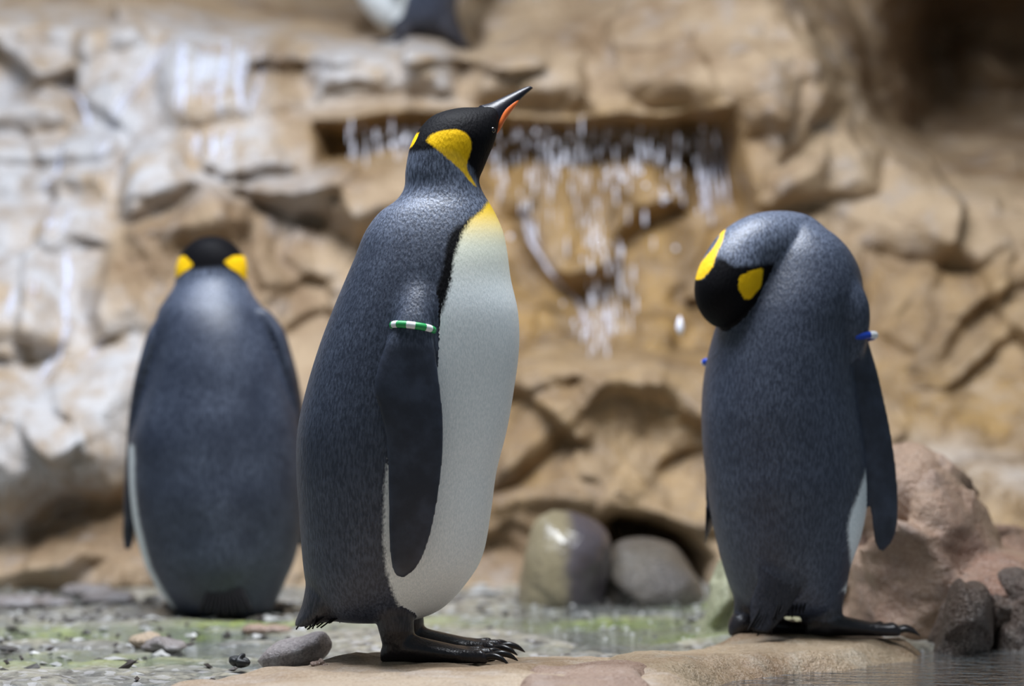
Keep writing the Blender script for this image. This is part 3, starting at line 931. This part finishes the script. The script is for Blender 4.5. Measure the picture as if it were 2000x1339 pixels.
class Bird:
    def __init__(self, name, base, label):
        self.base = np.array(base, float)
        self.root = empty(name, base)
        tag(self.root, label, 'penguin', 'king penguins in the enclosure')
        self.sh = []

    def shell(self, VF, **a):
        V, Fc = VF
        at = {k: np.full(len(V), -0.05 if k in ('white', 'patch', 'black') else 0.0) for k in ATTR}
        at['tone'][:] = 0.3
        for k, v in a.items():
            at[k] = np.broadcast_to(v, (len(V),)).astype(float)
        self.sh.append((V, Fc, at))

    def finish(self, xform=None, voxel=0.0038, its=4, feather=0.0):
        V, Fc = join([(s[0], s[1]) for s in self.sh])
        AT = {k: np.concatenate([s[2][k] for s in self.sh]) for k in ATTR}
        if xform is not None:
            V = xform(V)
        tmp = bpy.data.objects.new('tmp', mesh_from('tmp', V, Fc))
        COL.objects.link(tmp)
        md = tmp.modifiers.new('r', 'REMESH')
        md.mode = 'VOXEL'
        md.voxel_size = voxel
        dg = bpy.context.evaluated_depsgraph_get()
        me = bpy.data.meshes.new_from_object(tmp.evaluated_get(dg))
        bpy.data.objects.remove(tmp, do_unlink=True)
        n = len(me.vertices)
        W = np.empty(n * 3)
        me.vertices.foreach_get('co', W)
        W = W.reshape(-1, 3)
        E = np.empty(len(me.edges) * 2, int)
        me.edges.foreach_get('vertices', E)
        E = E.reshape(-1, 2)
        deg = np.bincount(E.ravel(), minlength=n)[:, None]
        kd = kdtree.KDTree(len(V))
        for i, v in enumerate(V):
            kd.insert(v, i)
        kd.balance()
        idx = np.empty((n, 4), int)
        wt_ = np.empty((n, 4))
        for i in range(n):
            r = kd.find_n(W[i], 4)
            for k in range(4):
                idx[i, k] = r[k][1]
                wt_[i, k] = 1.0 / (r[k][2] + 3e-4)
        wt_ /= wt_.sum(1, keepdims=True)
        SM = {k: (AT[k][idx] * wt_).sum(1) for k in ATTR}
        soft = np.clip(SM['soft'], 0, 1)[:, None]

        def lapl(W):
            acc = np.zeros_like(W)
            for k in range(3):
                acc[:, k] = np.bincount(E[:, 0], W[E[:, 1], k], n) + np.bincount(E[:, 1], W[E[:, 0], k], n)
            return acc / np.maximum(deg, 1) - W
        for it in range(its * 2):
            W = W + lapl(W) * (0.6 if it % 2 == 0 else -0.55)
        for it in range(12):
            soft = np.maximum(soft, np.clip(soft + 0.9 * lapl(np.repeat(soft, 3, 1))[:, :1], 0, 1))
        for it in range(60):
            W = W + lapl(W) * 0.6 * soft
        me.vertices.foreach_set('co', (W - self.base).ravel())
        me.update()
        me.materials.clear()
        me.name = 'body'
        for k in ATTR:
            put_attr(me, k, SM[k])
        smooth(me)
        self.body = add('body', me, M_PLUM, self.root)
        self.W = W
        self.polys = [tuple(p.vertices) for p in me.polygons]

    def part(self, name, VF, mat, parent=None, sm=True):
        V, Fc = VF
        m = mesh_from(name, np.asarray(V) - self.base, Fc)
        smooth(m, sm)
        return add(name, m, mat, parent or self.root)


def foot_shells(c, head, s=1.0, spread=0.35):
    """foot at ground point c (heel), pointing along angle head; returns shells and claws"""
    f = np.array([math.cos(head), math.sin(head), 0])
    l = np.array([-math.sin(head), math.cos(head), 0])
    up = np.array([0, 0, 1.0])
    c = np.array(c, float)
    sh, cl = [], []
    rows = []
    for x, w, h in ((-.008, .006, .018), (.004, .022, .040), (.030, .028, .046), (.060, .030, .038), (.095, .034, .030), (.122, .036, .024), (.138, .030, .018), (.146, .012, .012)):
        rows.append(np.concatenate([c + f * x * s + up * h * .5 * s, l * w * s, up * h * .5 * s, -up * h * .5 * s]))
    sh.append(loft(rows, 32, 5))
    for k, (a, ln) in enumerate(((-spread, .060), (0, .072), (spread, .060))):
        d = f * math.cos(a) + l * math.sin(a)
        st = c + f * .112 * s + l * math.sin(a) * .060 * s
        tr = []
        for t, w, h in ((-.3, .009, .010), (0, .0125, .0125), (.45, .0115, .011), (.8, .0105, .0115), (1.0, .0065, .007)):
            tr.append(np.concatenate([st + d * ln * t * .85 * s + up * h * s, l * w * s, up * h * s, -up * h * s]))
        sh.append(loft(tr, 20, 5))
        b = st + d * ln * .80 * s
        cl.append(loft(tube_rows([b + up * .011 * s, b + d * .012 * s + up * .0135 * s, b + d * .026 * s + up * .010 * s, b + d * .038 * s + up * .002 * s], [.0055 * s, .0055 * s, .0042 * s, .0008 * s], up=l), 10, 3))
    return sh, cl


def feather_fan(base_pts, tip_pts, w, th=0.0012):
    parts = []
    for a, b in zip(base_pts, tip_pts):
        a, b = np.array(a), np.array(b)
        d = b - a
        L = np.linalg.norm(d)
        d = d / L
        n = np.cross(d, (0, 1, 0))
        if np.linalg.norm(n) < .2:
            n = np.cross(d, (1, 0, 0))
        n /= np.linalg.norm(n)
        s = np.cross(n, d)
        rows = []
        for t, k in ((0, .8), (.3, 1), (.6, .95), (.85, .6), (1, .08)):
            rows.append(np.concatenate([a + d * L * t, s * w * k, n * th, -n * th]))
        parts.append(loft(rows, 8, 2))
    return join(parts)


def band(bird, cen, ax_u, ax_v, tube, mats, nstripe, label):
    """flipper band: elliptical ring with alternating coloured stripes"""
    n, mseg = 48, 8
    V, Fc, mi = [], [], []
    cen, ax_u, ax_v = map(np.array, (cen, ax_u, ax_v))
    nrm = np.cross(ax_u, ax_v)
    nrm = nrm / np.linalg.norm(nrm)
    for i in range(n):
        t = i / n * 2 * math.pi
        p = cen + ax_u * math.cos(t) + ax_v * math.sin(t)
        r = ax_u * math.cos(t) / np.linalg.norm(ax_u) + ax_v * math.sin(t) / np.linalg.norm(ax_v)
        r /= np.linalg.norm(r)
        for j in range(mseg):
            q = j / mseg * 2 * math.pi
            V.append(p + (r * math.cos(q) * .75 + nrm * math.sin(q)) * tube)
    for i in range(n):
        for j in range(mseg):
            Fc.append((i * mseg + j, ((i + 1) % n) * mseg + j, ((i + 1) % n) * mseg + (j + 1) % mseg, i * mseg + (j + 1) % mseg))
            mi.append(int(i * nstripe / n) % len(mats))
    m = mesh_from('flipper_band', np.array(V) - bird.base, Fc)
    smooth(m)
    o = add('flipper_band', m, mats, bird.root)
    m.polygons.foreach_set('material_index', mi)
    o['label'] = label
    return o


# ------------------------------------------------------------------ penguin with raised beak (side view); also used mirrored for the far one
MAIN_ST = [  # back px, front px, half width
    ((700, 1216), (770, 1214), .02), ((640, 1208), (815, 1208), .06), ((606, 1176), (868, 1184), .098), ((596, 1130), (917, 1130), .122), ((590, 1080), (944, 1080), .134), ((584, 1000), (959, 1000), .145),
    ((579, 920), (970, 920), .151), ((581, 840), (990, 840), .153), ((598, 760), (1004, 760), .151), ((622, 680), (1014, 680), .146), ((648, 610), (1012, 610), .139),
    ((675, 545), (998, 545), .127), ((692, 505), (991, 493), .116), ((712, 455), (982, 450), .101), ((740, 416), (964, 410), .084), ((774, 391), (947, 383), .069),
    ((793, 365), (934, 362), .060), ((799, 335), (931, 347), .0555), ((803, 307), (939, 326), .0545), ((810, 281), (949, 301), .056), ((826, 251), (957, 281), .0555),
    ((852, 224), (963, 263), .049), ((892, 210), (967, 246), .038), ((930, 207), (969, 230), .026), ((950, 203), (970, 219), .016)]
YAW = math.radians(28)
PIV = P(868, 330, 5.0)


def yaw_head(V, full=False):
    V = np.array(V, float)
    v = 669.5 - (V[:, 2] - .5) * FPX / 5.0
    a = YAW * (np.ones(len(V)) if full else 1 - sstep(330, 410, v))
    dx = (V[:, 0] - PIV[0]) / np.cos(a)
    dy = V[:, 1]
    V[:, 0] = PIV[0] + dx * np.cos(a) - dy * np.sin(a)
    V[:, 1] = dx * np.sin(a) + dy * np.cos(a)
    return V


def side_penguin(name, base, label, xform=None, voxel=.0036, with_band=True, tail_len=1.0):
    T = xform or (lambda v: np.asarray(v))
    b = Bird(name, base, label)
    st = [chord_station(p, q, 5.0, w) for p, q, w in MAIN_ST]
    V, Fc = loft(st, 72, 7)
    u = V[:, 0] * FPX / 5.0 + 1000
    v = 669.5 - (V[:, 2] - .5) * FPX / 5.0
    s = 5.0 / FPX
    belly = [(951, 396), (943, 411), (921, 431), (906, 455), (897, 480), (890, 502), (885, 535), (881, 562), (874, 590), (862, 620), (850, 648), (842, 672), (800, 745), (770, 850), (757, 950), (755, 1040), (760, 1100), (770, 1140), (788, 1188), (800, 1225), (1100, 1225), (1100, 380), (960, 385)]
    white = sdpoly(u, v, belly) * s
    yel = 1 - sstep(398, 492, v)
    cream = (1 - sstep(430, 590, v)) * .6
    headblk = [(760, 301), (802, 300), (836, 294), (862, 300), (891, 330), (912, 350), (928, 364), (1010, 364), (1010, 150), (760, 150)]
    sh_ = 30 * (1 - sstep(330, 400, v))
    black = sdpoly(u - 0, v, headblk) * s
    bandp = [(953, 398), (948, 410), (925, 426), (905, 440), (890, 450), (880, 462), (873, 490), (867, 530), (858, 562), (848, 590), (842, 640), (842, 690), (900, 690), (905, 560), (920, 470), (945, 425)]
    black = np.maximum(black, sdpoly(u, v, bandp) * s)
    patch = [(849, 279), (857, 266), (874, 258), (896, 256), (911, 264), (919, 279), (920, 292), (915, 309), (911, 326), (914, 338), (933, 366), (928, 366), (912, 352), (900, 336), (879, 316), (860, 296)]
    pt = sdpoly(u + sh_ + 17 * (V[:, 1] > 0), v, patch) * s
    tone = .17 + .33 * (1 - sstep(380, 500, v))
    brown = 0.0
    b.shell((yaw_head(V), Fc), white=white, yel=yel, cream=cream, patch=pt, black=black, tone=tone, brown=brown)
    # flippers
    fl_ = [((795, 520), (835, 517), -.070, .034), ((788, 555), (842, 552), -.100, .032), ((778, 594), (846, 592), -.125, .028), ((768, 636), (845, 638), -.143, .023), ((752, 675), (849, 680), -.154, .018), ((738, 715), (855, 722), -.160, .016), ((731, 760), (861, 770), -.165, .0145),
           ((741, 800), (865, 812), -.167, .0135), ((752, 845), (866, 852), -.168, .0125), ((757, 900), (864, 898), -.168, .0115), ((758, 960), (857, 960), -.167, .0105), ((759, 1020), (845, 1026), -.164, .0095), ((761, 1070), (829, 1079), -.161, .0088), ((765, 1104), (811, 1110), -.158, .008), ((774, 1125), (790, 1127), -.156, .004)]
    for sg in (1, -1):
        rows = []
        for (r0, f0, y, th) in fl_:
            D = 5.0 + y
            pr, pf = P(*r0, D), P(*f0, D)
            pr[1] = pf[1] = y * sg
            c = (pr + pf) / 2
            rows.append(np.concatenate([c, (pf - pr) / 2, [0, -th / 1.0, 0], [0, th / 1.0, 0]]))
        Vf, Ff = loft(rows, 48, 8)
        vf = 669.5 - (Vf[:, 2] - .5) * FPX / 4.85
        b.shell((Vf, Ff), flip=sstep(630, 720, vf), tone=.20, soft=1 - sstep(590, 632, vf))
    # tail root
    tr = [((600, 1120), (720, 1195), .075), ((596, 1150), (690, 1206), .070), ((590, 1180), (655, 1212), .060), ((581, 1203), (622, 1216), .050), ((575, 1219), (598, 1221), .038)]
    tr = [((b0[0] - 15 * (tail_len - 1) * i, b0[1] + 28 * (tail_len - 1) * i), (f0[0] - 15 * (tail_len - 1) * i, f0[1] + 28 * (tail_len - 1) * i), w) for i, (b0, f0, w) in enumerate(tr)]
    b.shell(loft([chord_station(p, q, 5.0, w) for p, q, w in tr], 40, 6), brown=1.0, tone=.15)
    # legs and feet
    claws = []
    for y, hx in ((-.062, 0.0), (.066, .012)):
        D = 5.0 + y
        rows = []
        for p0, p1, w in (((745, 1150), (785, 1150), .020), ((735, 1190), (806, 1190), .036), ((740, 1214), (811, 1212), .034), ((747, 1240), (811, 1236), .030), ((752, 1262), (816, 1252), .027), ((758, 1276), (812, 1268), .022)):
            a0, a1 = P(*p0, 5.0), P(*p1, 5.0)
            a0[1] = a1[1] = y
            c = (a0 + a1) / 2 + np.array([hx, 0, 0])
            rows.append(np.concatenate([c, [0, -w, 0], (a1 - a0) / 2, (a0 - a1) / 2]))
        Vl, Fl = loft(rows, 32, 5)
        b.shell((Vl, Fl), brown=1.0, tone=.15, soft=.8 * (1 - sstep(1190, 1212, 669.5 - (Vl[:, 2] - .5) * FPX / 5.0)), skin=sstep(1205, 1240, 669.5 - (Vl[:, 2] - .5) * FPX / 5.0))
        shs, cl = foot_shells((P(756, 1285, 5.0)[0] + hx, y, 0), 0.0 if y < 0 else .05)
        for q in shs:
            b.shell(q, skin=1.0)
        claws += cl
    b.finish(xform, voxel)
    for c in claws:
        b.part('claw', (T(c[0]), c[1]), M_CLAW)
    # beak
    bk = [((938, 203), (958, 268), .022), ((955, 198), (966, 256), .0195), ((968, 192), (976, 240), .0165), ((984, 184), (988, 220), .0132), ((1002, 175), (1005, 200), .0100), ((1020, 166), (1023, 181), .0072), ((1033, 161), (1036, 169), .0045), ((1039, 162), (1041, 165), .0012)]
    Vb, Fb = loft([chord_station(p, q, 5.0, w) for p, q, w in bk], 28, 5)
    beak = b.part('beak', (T(yaw_head(Vb, True)), Fb), M_BEAK)
    mp = [((958, 246), (962, 265), .014), ((962, 226), (971, 253), .0195), ((973, 207), (982, 234), .0175), ((988, 196), (995, 215), .0138), ((1001, 189), (1006, 201), .0108), ((1010, 186), (1012, 190), .0065)]
    Vb, Fb = loft([chord_station(p, q, 5.0, w) for p, q, w in mp], 24, 5)
    o = b.part('mandible_plate', (T(yaw_head(Vb, True)), Fb), M_ORANGE, beak)
    o['label'] = 'orange lower mandible plate'
    # eyes
    bv = bvhtree.BVHTree.FromPolygons([Vector(w) for w in b.W], b.polys)
    for sg in (-1, 1):
        e0 = P(940, 254, 5.0)
        a = yaw_head(np.array([e0 + np.array([0, sg * .2, 0]), e0]), True)
        A, B = T(a)
        d = (B - A) / np.linalg.norm(B - A)
        hit = bv.ray_cast(Vector(A), Vector(d))
        if hit[0] is None:
            continue
        h = np.array(hit[0]) + d * .0015
        rows = [np.concatenate([h + np.array([0, 0, .005 * math.sin(t)]), [.005 * math.cos(t), 0, 0], [0, .005 * math.cos(t), 0], [0, -.005 * math.cos(t), 0]]) for t in np.linspace(-1.5, 1.5, 9)]
        b.part('eye', loft(rows, 14, 1), M_EYE)
    # tail
    bp, tp = [], []
    for k in range(15):
        q = (k - 7) / 7
        y = q * .060
        t = abs(q)
        bp.append(P(628 + 12 * t, 1150 + 10 * (k % 3), 5.0) + np.array([0, y * .7, 0]))
        tp.append(P(628 - 55 * tail_len + 42 * t + 9 * (k % 2), 1150 + 79 * tail_len - 8 * t - 6 * (k % 3), 5.0) + np.array([0, y, 0]))
    for k in range(14):
        q = (k / 13 - .5) * 2
        bp.append(P(650 + 5 * k, 1180, 5.0) + np.array([0, math.sin(k * 2.4) * .05, 0]))
        tp.append(P(596 + 5.0 * k + 3 * math.sin(k * 5), 1226 - 1.2 * k + 3 * math.sin(k * 3), 5.0) + np.array([0, math.sin(k * 2.4) * .055, 0]))
    Vt, Ft = feather_fan(bp, tp, .0085)
    b.part('tail', (T(Vt), Ft), M_TAIL)
    if with_band:
        c = (P(768, 640, 4.86) + P(845, 640, 4.86)) / 2
        c[1] = -.143
        band(b, c, (.0325, 0, -.004), (0, -.026, .004), .0056, [M_BGREEN, M_BWHITE], 14, 'green and white striped flipper band')
    return b


main = side_penguin('penguin', (P(800, 1285, 5.0)[0], 0, 0), 'penguin standing in profile with raised orange striped beak and green white flipper band')

# ------------------------------------------------------------------ preening penguin (rear view, head tucked)
DR = 5.40
b = Bird('penguin', (P(1540, 1245, DR)[0], DR - 5, 0), 'preening penguin seen from behind with head tucked aside and blue white flipper bands')
R_ST = [(1500, 1600, 1200, .04, .04), (1458, 1640, 1190, .09, .08), (1432, 1650, 1162, .12, .105), (1412, 1661, 1105, .145, .125), (1398, 1680, 1050, .155, .135), (1388, 1691, 1000, .16, .14), (1381, 1695, 950, .16, .145), (1375, 1694, 900, .16, .145), (1371, 1689, 850, .16, .145),
        (1370, 1681, 800, .158, .145), (1373, 1674, 750, .152, .142), (1381, 1670, 700, .145, .138), (1394, 1673, 650, .135, .132), (1410, 1682, 605, .125, .126), (1428, 1686, 570, .115, .118), (1448, 1680, 530, .10, .105), (1472, 1660, 490, .085, .09), (1497, 1630, 458, .065, .07), (1520, 1595, 437, .045, .05), (1540, 1570, 427, .02, .02)]
V, Fc = loft([wide_station(l, r, y, DR, f, k) for l, r, y, f, k in R_ST], 80, 7)
Dv = V[:, 1] + 5
u = V[:, 0] * FPX / Dv + 1000
v = 669.5 - (V[:, 2] - .5) * FPX / Dv
sw = [(1690, 760), (1694, 850), (1697, 900), (1678, 960), (1660, 1005), (1655, 1035), (1660, 1080), (1664, 1125), (1640, 1160), (1760, 1180), (1760, 760)]
white = np.where(v > 640, np.maximum(sdpoly(u, v, sw) / FPX * DR, (V[:, 1] + 5 - DR) - .055), -.05)
tone = .16 + .20 * (1 - sstep(440, 540, v))
b.shell((V, Fc), white=white, tone=tone)
# shoulder bump on the right
rows = tube_rows([P(1640, 540, 5.36), P(1660, 590, 5.35), P(1668, 640, 5.345), P(1668, 700, 5.345)], [.022, .034, .030, .015])
b.shell(loft(rows, 24, 6), tone=.20, soft=1.0)
# neck and tucked head
hp = [(1590, 500, 5.43, .050), (1555, 480, 5.40, .056), (1518, 476, 5.375, .0565), (1482, 484, 5.355, .0575), (1455, 502, 5.345, .058), (1436, 530, 5.335, .0585), (1424, 560, 5.335, .0590), (1417, 588, 5.34, .0535), (1414, 612, 5.345, .041), (1413, 630, 5.35, .024), (1413, 638, 5.352, .008)]
rows = tube_rows([P(a, c_, d) for a, c_, d, r in hp], [r for *_, r in hp])
V, Fc = loft(rows, 56, 7)
Dv = V[:, 1] + 5
u = V[:, 0] * FPX / Dv + 1000
v = 669.5 - (V[:, 2] - .5) * FPX / Dv
s = 5.34 / FPX
blk = sdpoly(u, v, [(1300, 520), (1372, 545), (1403, 499), (1419, 509), (1435, 521), (1463, 520), (1520, 512), (1540, 720), (1300, 720)]) * s
pr = sdpoly(u, v, [(1444, 540), (1462, 530), (1492, 522), (1487, 559), (1466, 584), (1454, 585), (1441, 562)]) * s
plf = sdpoly(u, v, [(1403, 436), (1411, 438), (1417, 446), (1411, 471), (1400, 496), (1392, 521), (1372, 545), (1340, 548), (1340, 530), (1369, 512), (1391, 487), (1405, 465), (1407, 447)]) * s
near = V[:, 1] + 5 < 5.40
pt = np.where(near, np.maximum(pr, plf), -.05)
tone = .42
b.shell((V, Fc), black=np.where(v > 480, blk, -.05), patch=pt, tone=tone)
# flippers
rf = [((1640, 585), (1684, 590), .022), ((1643, 625), (1690, 622), .022), ((1643, 655), (1694, 652), .019), ((1643, 690), (1704, 688), .016), ((1649, 732), (1716, 728), .014), ((1660, 780), (1727, 776), .013), ((1672, 830), (1738, 826), .012), ((1680, 880), (1747, 880), .0112), ((1688, 930), (1753, 930), .0105), ((1697, 980), (1756, 984), .0098), ((1703, 1026), (1753, 1030), .009), ((1706, 1052), (1744, 1058), .008), ((1715, 1074), (1726, 1078), .004)]
rows = []
for (a, c_, th), dd in zip(rf, np.linspace(5.36, 5.38, len(rf))):
    pa, pb = P(*a, dd), P(*c_, dd)
    rows.append(np.concatenate([(pa + pb) / 2, (pb - pa) / 2 + np.array([0, .012, 0]), [0, th, 0], [0, -th, 0]]))
V, Fc = loft(rows, 44, 7)
v = 669.5 - (V[:, 2] - .5) * FPX / 5.37
b.shell((V, Fc), flip=sstep(640, 700, v), tone=.20, soft=1 - sstep(610, 650, v))
lf = [((1402, 610), (1440, 610)), ((1392, 650), (1432, 650)), ((1378, 705), (1424, 705)), ((1372, 780), (1420, 780)), ((1374, 860), (1420, 860)), ((1376, 940), (1415, 940)), ((1376, 1000), (1404, 1000)), ((1374, 1045), (1388, 1045)), ((1375, 1066), (1379, 1066))]
rows = []
for (a, c_), th in zip(lf, [.02, .018, .016, .014, .012, .011, .010, .008, .004]):
    pa, pb = P(*a, 5.47), P(*c_, 5.47)
    rows.append(np.concatenate([(pa + pb) / 2, (pb - pa) / 2 + np.array([0, .03, 0]), [0, th, 0], [0, -th, 0]]))
b.shell(loft(rows, 40, 7), flip=1.0)
claws = []
for (px, ws, yy) in ((1457, (.012, .022, .021, .019, .021), DR - .02), (1604, (.018, .036, .036, .033, .030), DR - .03)):
    rows = []
    for py, w in zip((1120, 1165, 1195, 1218, 1236), ws):
        rows.append(np.concatenate([P(px, py, yy), [w, 0, 0], [0, w, 0], [0, -w, 0]]))
    V, Fc = loft(rows, 28, 5)
    v = 669.5 - (V[:, 2] - .5) * FPX / yy
    b.shell((V, Fc), brown=1.0, tone=.15, soft=.8 * (1 - sstep(1170, 1190, v)), skin=sstep(1205, 1235, v))
    gx_ = P(px, 1245, yy)
    shs, cl = foot_shells((gx_[0] - .022, yy - 5 - .012, 0), math.radians(28 if px < 1500 else 14), .95)
    for q in shs:
        b.shell(q, skin=1.0)
    claws += cl
rows = []
for (px, py, dd), w, th in zip(((1535, 1080, 5.295), (1524, 1125, 5.285), (1508, 1170, 5.282), (1495, 1205, 5.274), (1484, 1234, 5.266)), (.024, .040, .036, .027, .015), (.006, .010, .010, .007, .005)):
    rows.append(np.concatenate([P(px, py, dd), [w, 0, -w * .2], [0, th, 0], [0, -th, 0]]))
Vt, Ft = loft(rows, 32, 6)
b.shell((Vt, Ft), brown=.6, tone=.0, black=-.001, soft=1 - sstep(1130, 1180, 669.5 - (Vt[:, 2] - .5) * FPX / 5.26))
b.finish(None, .0036)
for c in claws:
    b.part('claw', c, M_CLAW)
beak = b.part('beak', loft(tube_rows([P(1405, 590, 5.385), P(1402, 610, 5.42), P(1405, 628, 5.46), P(1412, 640, 5.50)], [.018, .014, .009, .002]), 20, 5), M_BEAK)
o = b.part('mandible_plate', loft(tube_rows([P(1403, 596, 5.385), P(1401, 612, 5.41), P(1404, 630, 5.45)], [.0165, .0135, .006]), 16, 5), M_ORANGE, beak)
bp, tp = [], []
for k in range(15):
    q = (k - 7) / 7
    bp.append(P(1515 + 16 * q, 1160 + 8 * (k % 3), 5.286))
    tp.append(P(1482 + 22 * q + (18 if q > 0 else 0), 1243 - 12 * abs(q) - (24 if q > .3 else 0) - 4 * (k % 3), 5.264 + .008 * (k % 2)))
for k in range(9):
    bp.append(P(1510 + 8 * k, 1170, 5.31))
    tp.append(P(1512 + 7 * k, 1212 - 2 * k + 4 * math.sin(k * 4), 5.30))
b.part('tail', feather_fan(bp, tp, .008), M_TAIL)
c = P(1672, 660, 5.36)
band(b, c, (.033, .006, .004), (.004, -.034, .004), .0066, [M_BWHITE, M_BBLUE], 6, 'blue and white flipper band')
c = P(1402, 704, 5.47)
band(b, c, (.026, .02, .003), (.004, -.021, .004), .0055, [M_BWHITE, M_BBLUE], 8, 'blue and white flipper band')

# ------------------------------------------------------------------ penguin seen straight from behind
DL = 6.2
b = Bird('penguin', (P(425, 1192, DL)[0], DL - 5, WATER_Z), 'broad penguin seen from behind with upright black head facing the rock wall')
L_ST = [(392, 480, 1204, .03, .03), (350, 525, 1194, .09, .09), (325, 543, 1170, .13, .12), (298, 560, 1130, .155, .14), (280, 577, 1090, .165, .15), (264, 590, 1030, .175, .155), (256, 596, 970, .175, .16), (253, 597, 910, .175, .16), (254, 594, 860, .172, .16),
        (266, 586, 810, .168, .157), (279, 573, 760, .16, .15), (291, 558, 715, .15, .145), (297, 545, 675, .14, .136), (302, 533, 640, .125, .125), (310, 516, 605, .105, .108), (326, 498, 580, .085, .09), (339, 486, 560, .068, .075), (343, 482, 543, .060, .066), (343, 483, 525, .060, .062), (349, 479, 505, .060, .060), (360, 466, 486, .054, .054), (377, 450, 471, .042, .042), (395, 432, 463, .022, .022), (408, 420, 461, .008, .008)]
V, Fc = loft([wide_station(l, r, y, DL, f, k) for l, r, y, f, k in L_ST], 80, 7)
Dv = V[:, 1] + 5
u = V[:, 0] * FPX / Dv + 1000
v = 669.5 - (V[:, 2] - .5) * FPX / Dv
s = DL / FPX
wl = [(240, 860), (262, 870), (263, 950), (270, 1010), (282, 1060), (296, 1110), (318, 1150), (345, 1190), (300, 1215), (220, 1215), (220, 860)]
wr = [(602, 1020), (589, 1050), (576, 1098), (556, 1140), (540, 1172), (600, 1180), (620, 1020)]
white = np.where(v > 600, np.maximum(np.maximum(sdpoly(u, v, wl), sdpoly(u, v, wr)) * s, V[:, 1] + 5 - DL - .07), -.05)
black = np.where(v < 600, sdpoly(u, v, [(300, 548), (343, 545), (365, 528), (400, 524), (430, 522), (455, 530), (482, 548), (530, 548), (530, 400), (300, 400)]) * s, -.05)
pl_ = sdpoly(u, v, [(300, 505), (345, 502), (360, 499), (378, 517), (360, 530), (343, 543), (300, 550)])
pr_ = sdpoly(u, v, [(437, 511), (455, 500), (475, 499), (530, 505), (530, 555), (482, 548), (465, 532), (450, 523)])
tone = .15 + .18 * (1 - sstep(545, 640, v)) + .07 * fbm(V, 16, 3, 91)
b.shell((V, Fc), white=white, black=black, patch=np.maximum(pl_, pr_) * s, tone=tone)
for side in (0, 1):
    fr = [((322, 600), (345, 600)), ((292, 642), (322, 642)), ((276, 690), (306, 690)), ((263, 740), (296, 740)), ((253, 800), (284, 800)), ((248, 860), (276, 860)), ((244, 930), (272, 930)), ((242, 1000), (268, 1000)), ((240, 1045), (262, 1048)), ((244, 1072), (254, 1074))]
    rows = []
    for i, (a, c_) in enumerate(fr):
        if side:
            a, c_ = (846 - c_[0], c_[1]), (846 - a[0], a[1])
        dd = 6.16 + .045 * i / 4
        pa, pb = P(*a, dd), P(*c_, dd)
        th = [.02, .032, .042, .045, .045, .042, .038, .034, .026, .01][i]
        rows.append(np.concatenate([(pa + pb) / 2, (pb - pa) / 2, [0, th, 0], [0, -th, 0]]))
    V, Fc = loft(rows, 40, 7)
    b.shell((V, Fc), flip=sstep(660, 780, 669.5 - (V[:, 2] - .5) * FPX / 6.2), tone=.18, soft=.6 * (1 - sstep(615, 655, 669.5 - (V[:, 2] - .5) * FPX / 6.2)))
claws = []
for px in (380, 480):
    g = P(px, 1195, DL - .03)
    shs, cl = foot_shells((g[0], g[1] - .03, WATER_Z - .002), math.radians(100 if px < 430 else 80))
    for q in shs:
        b.shell(q, skin=1.0)
    claws += cl
b.finish(None, .0042)
for c in claws:
    b.part('claw', c, M_CLAW)
beak = b.part('beak', loft(tube_rows([P(413, 515, DL + .045), P(413, 512, DL + .08), P(413, 508, DL + .13), P(413, 510, DL + .175)], [.024, .016, .010, .001], up=(0, 0, 1)), 20, 5), M_BEAK)
b.part('mandible_plate', loft(tube_rows([P(413, 522, DL + .05), P(413, 518, DL + .08), P(413, 512, DL + .12)], [.018, .0135, .006], up=(0, 0, 1)), 16, 5), M_ORANGE, beak)
bp, tp = [], []
for k in range(13):
    q = (k - 6) / 6
    bp.append(P(440 + 30 * q, 1145, DL - .116))
    tp.append(P(440 + 52 * q, 1203 - 8 * abs(q) - 4 * (k % 2), DL - .142))
b.part('tail', feather_fan(bp, tp, .013, .003), M_TAIL)

# ------------------------------------------------------------------ far penguin on the upper ledge (mirrored side view)
DF = 7.98
anchor_src = P(790, 1285, 5.0)
anchor_dst = P(782, 104, DF)
SC = .90


def far_x(V):
    V = np.asarray(V, float)
    R = np.empty_like(V)
    R[:, 0] = anchor_dst[0] - (V[:, 0] - anchor_src[0]) * SC
    R[:, 1] = anchor_dst[1] + V[:, 1] * SC
    R[:, 2] = anchor_dst[2] + (V[:, 2] - anchor_src[2]) * SC
    return R


side_penguin('penguin', tuple(anchor_dst), 'penguin on the upper rock ledge with only its white belly and dark tail showing', far_x, .006, False, 1.5)
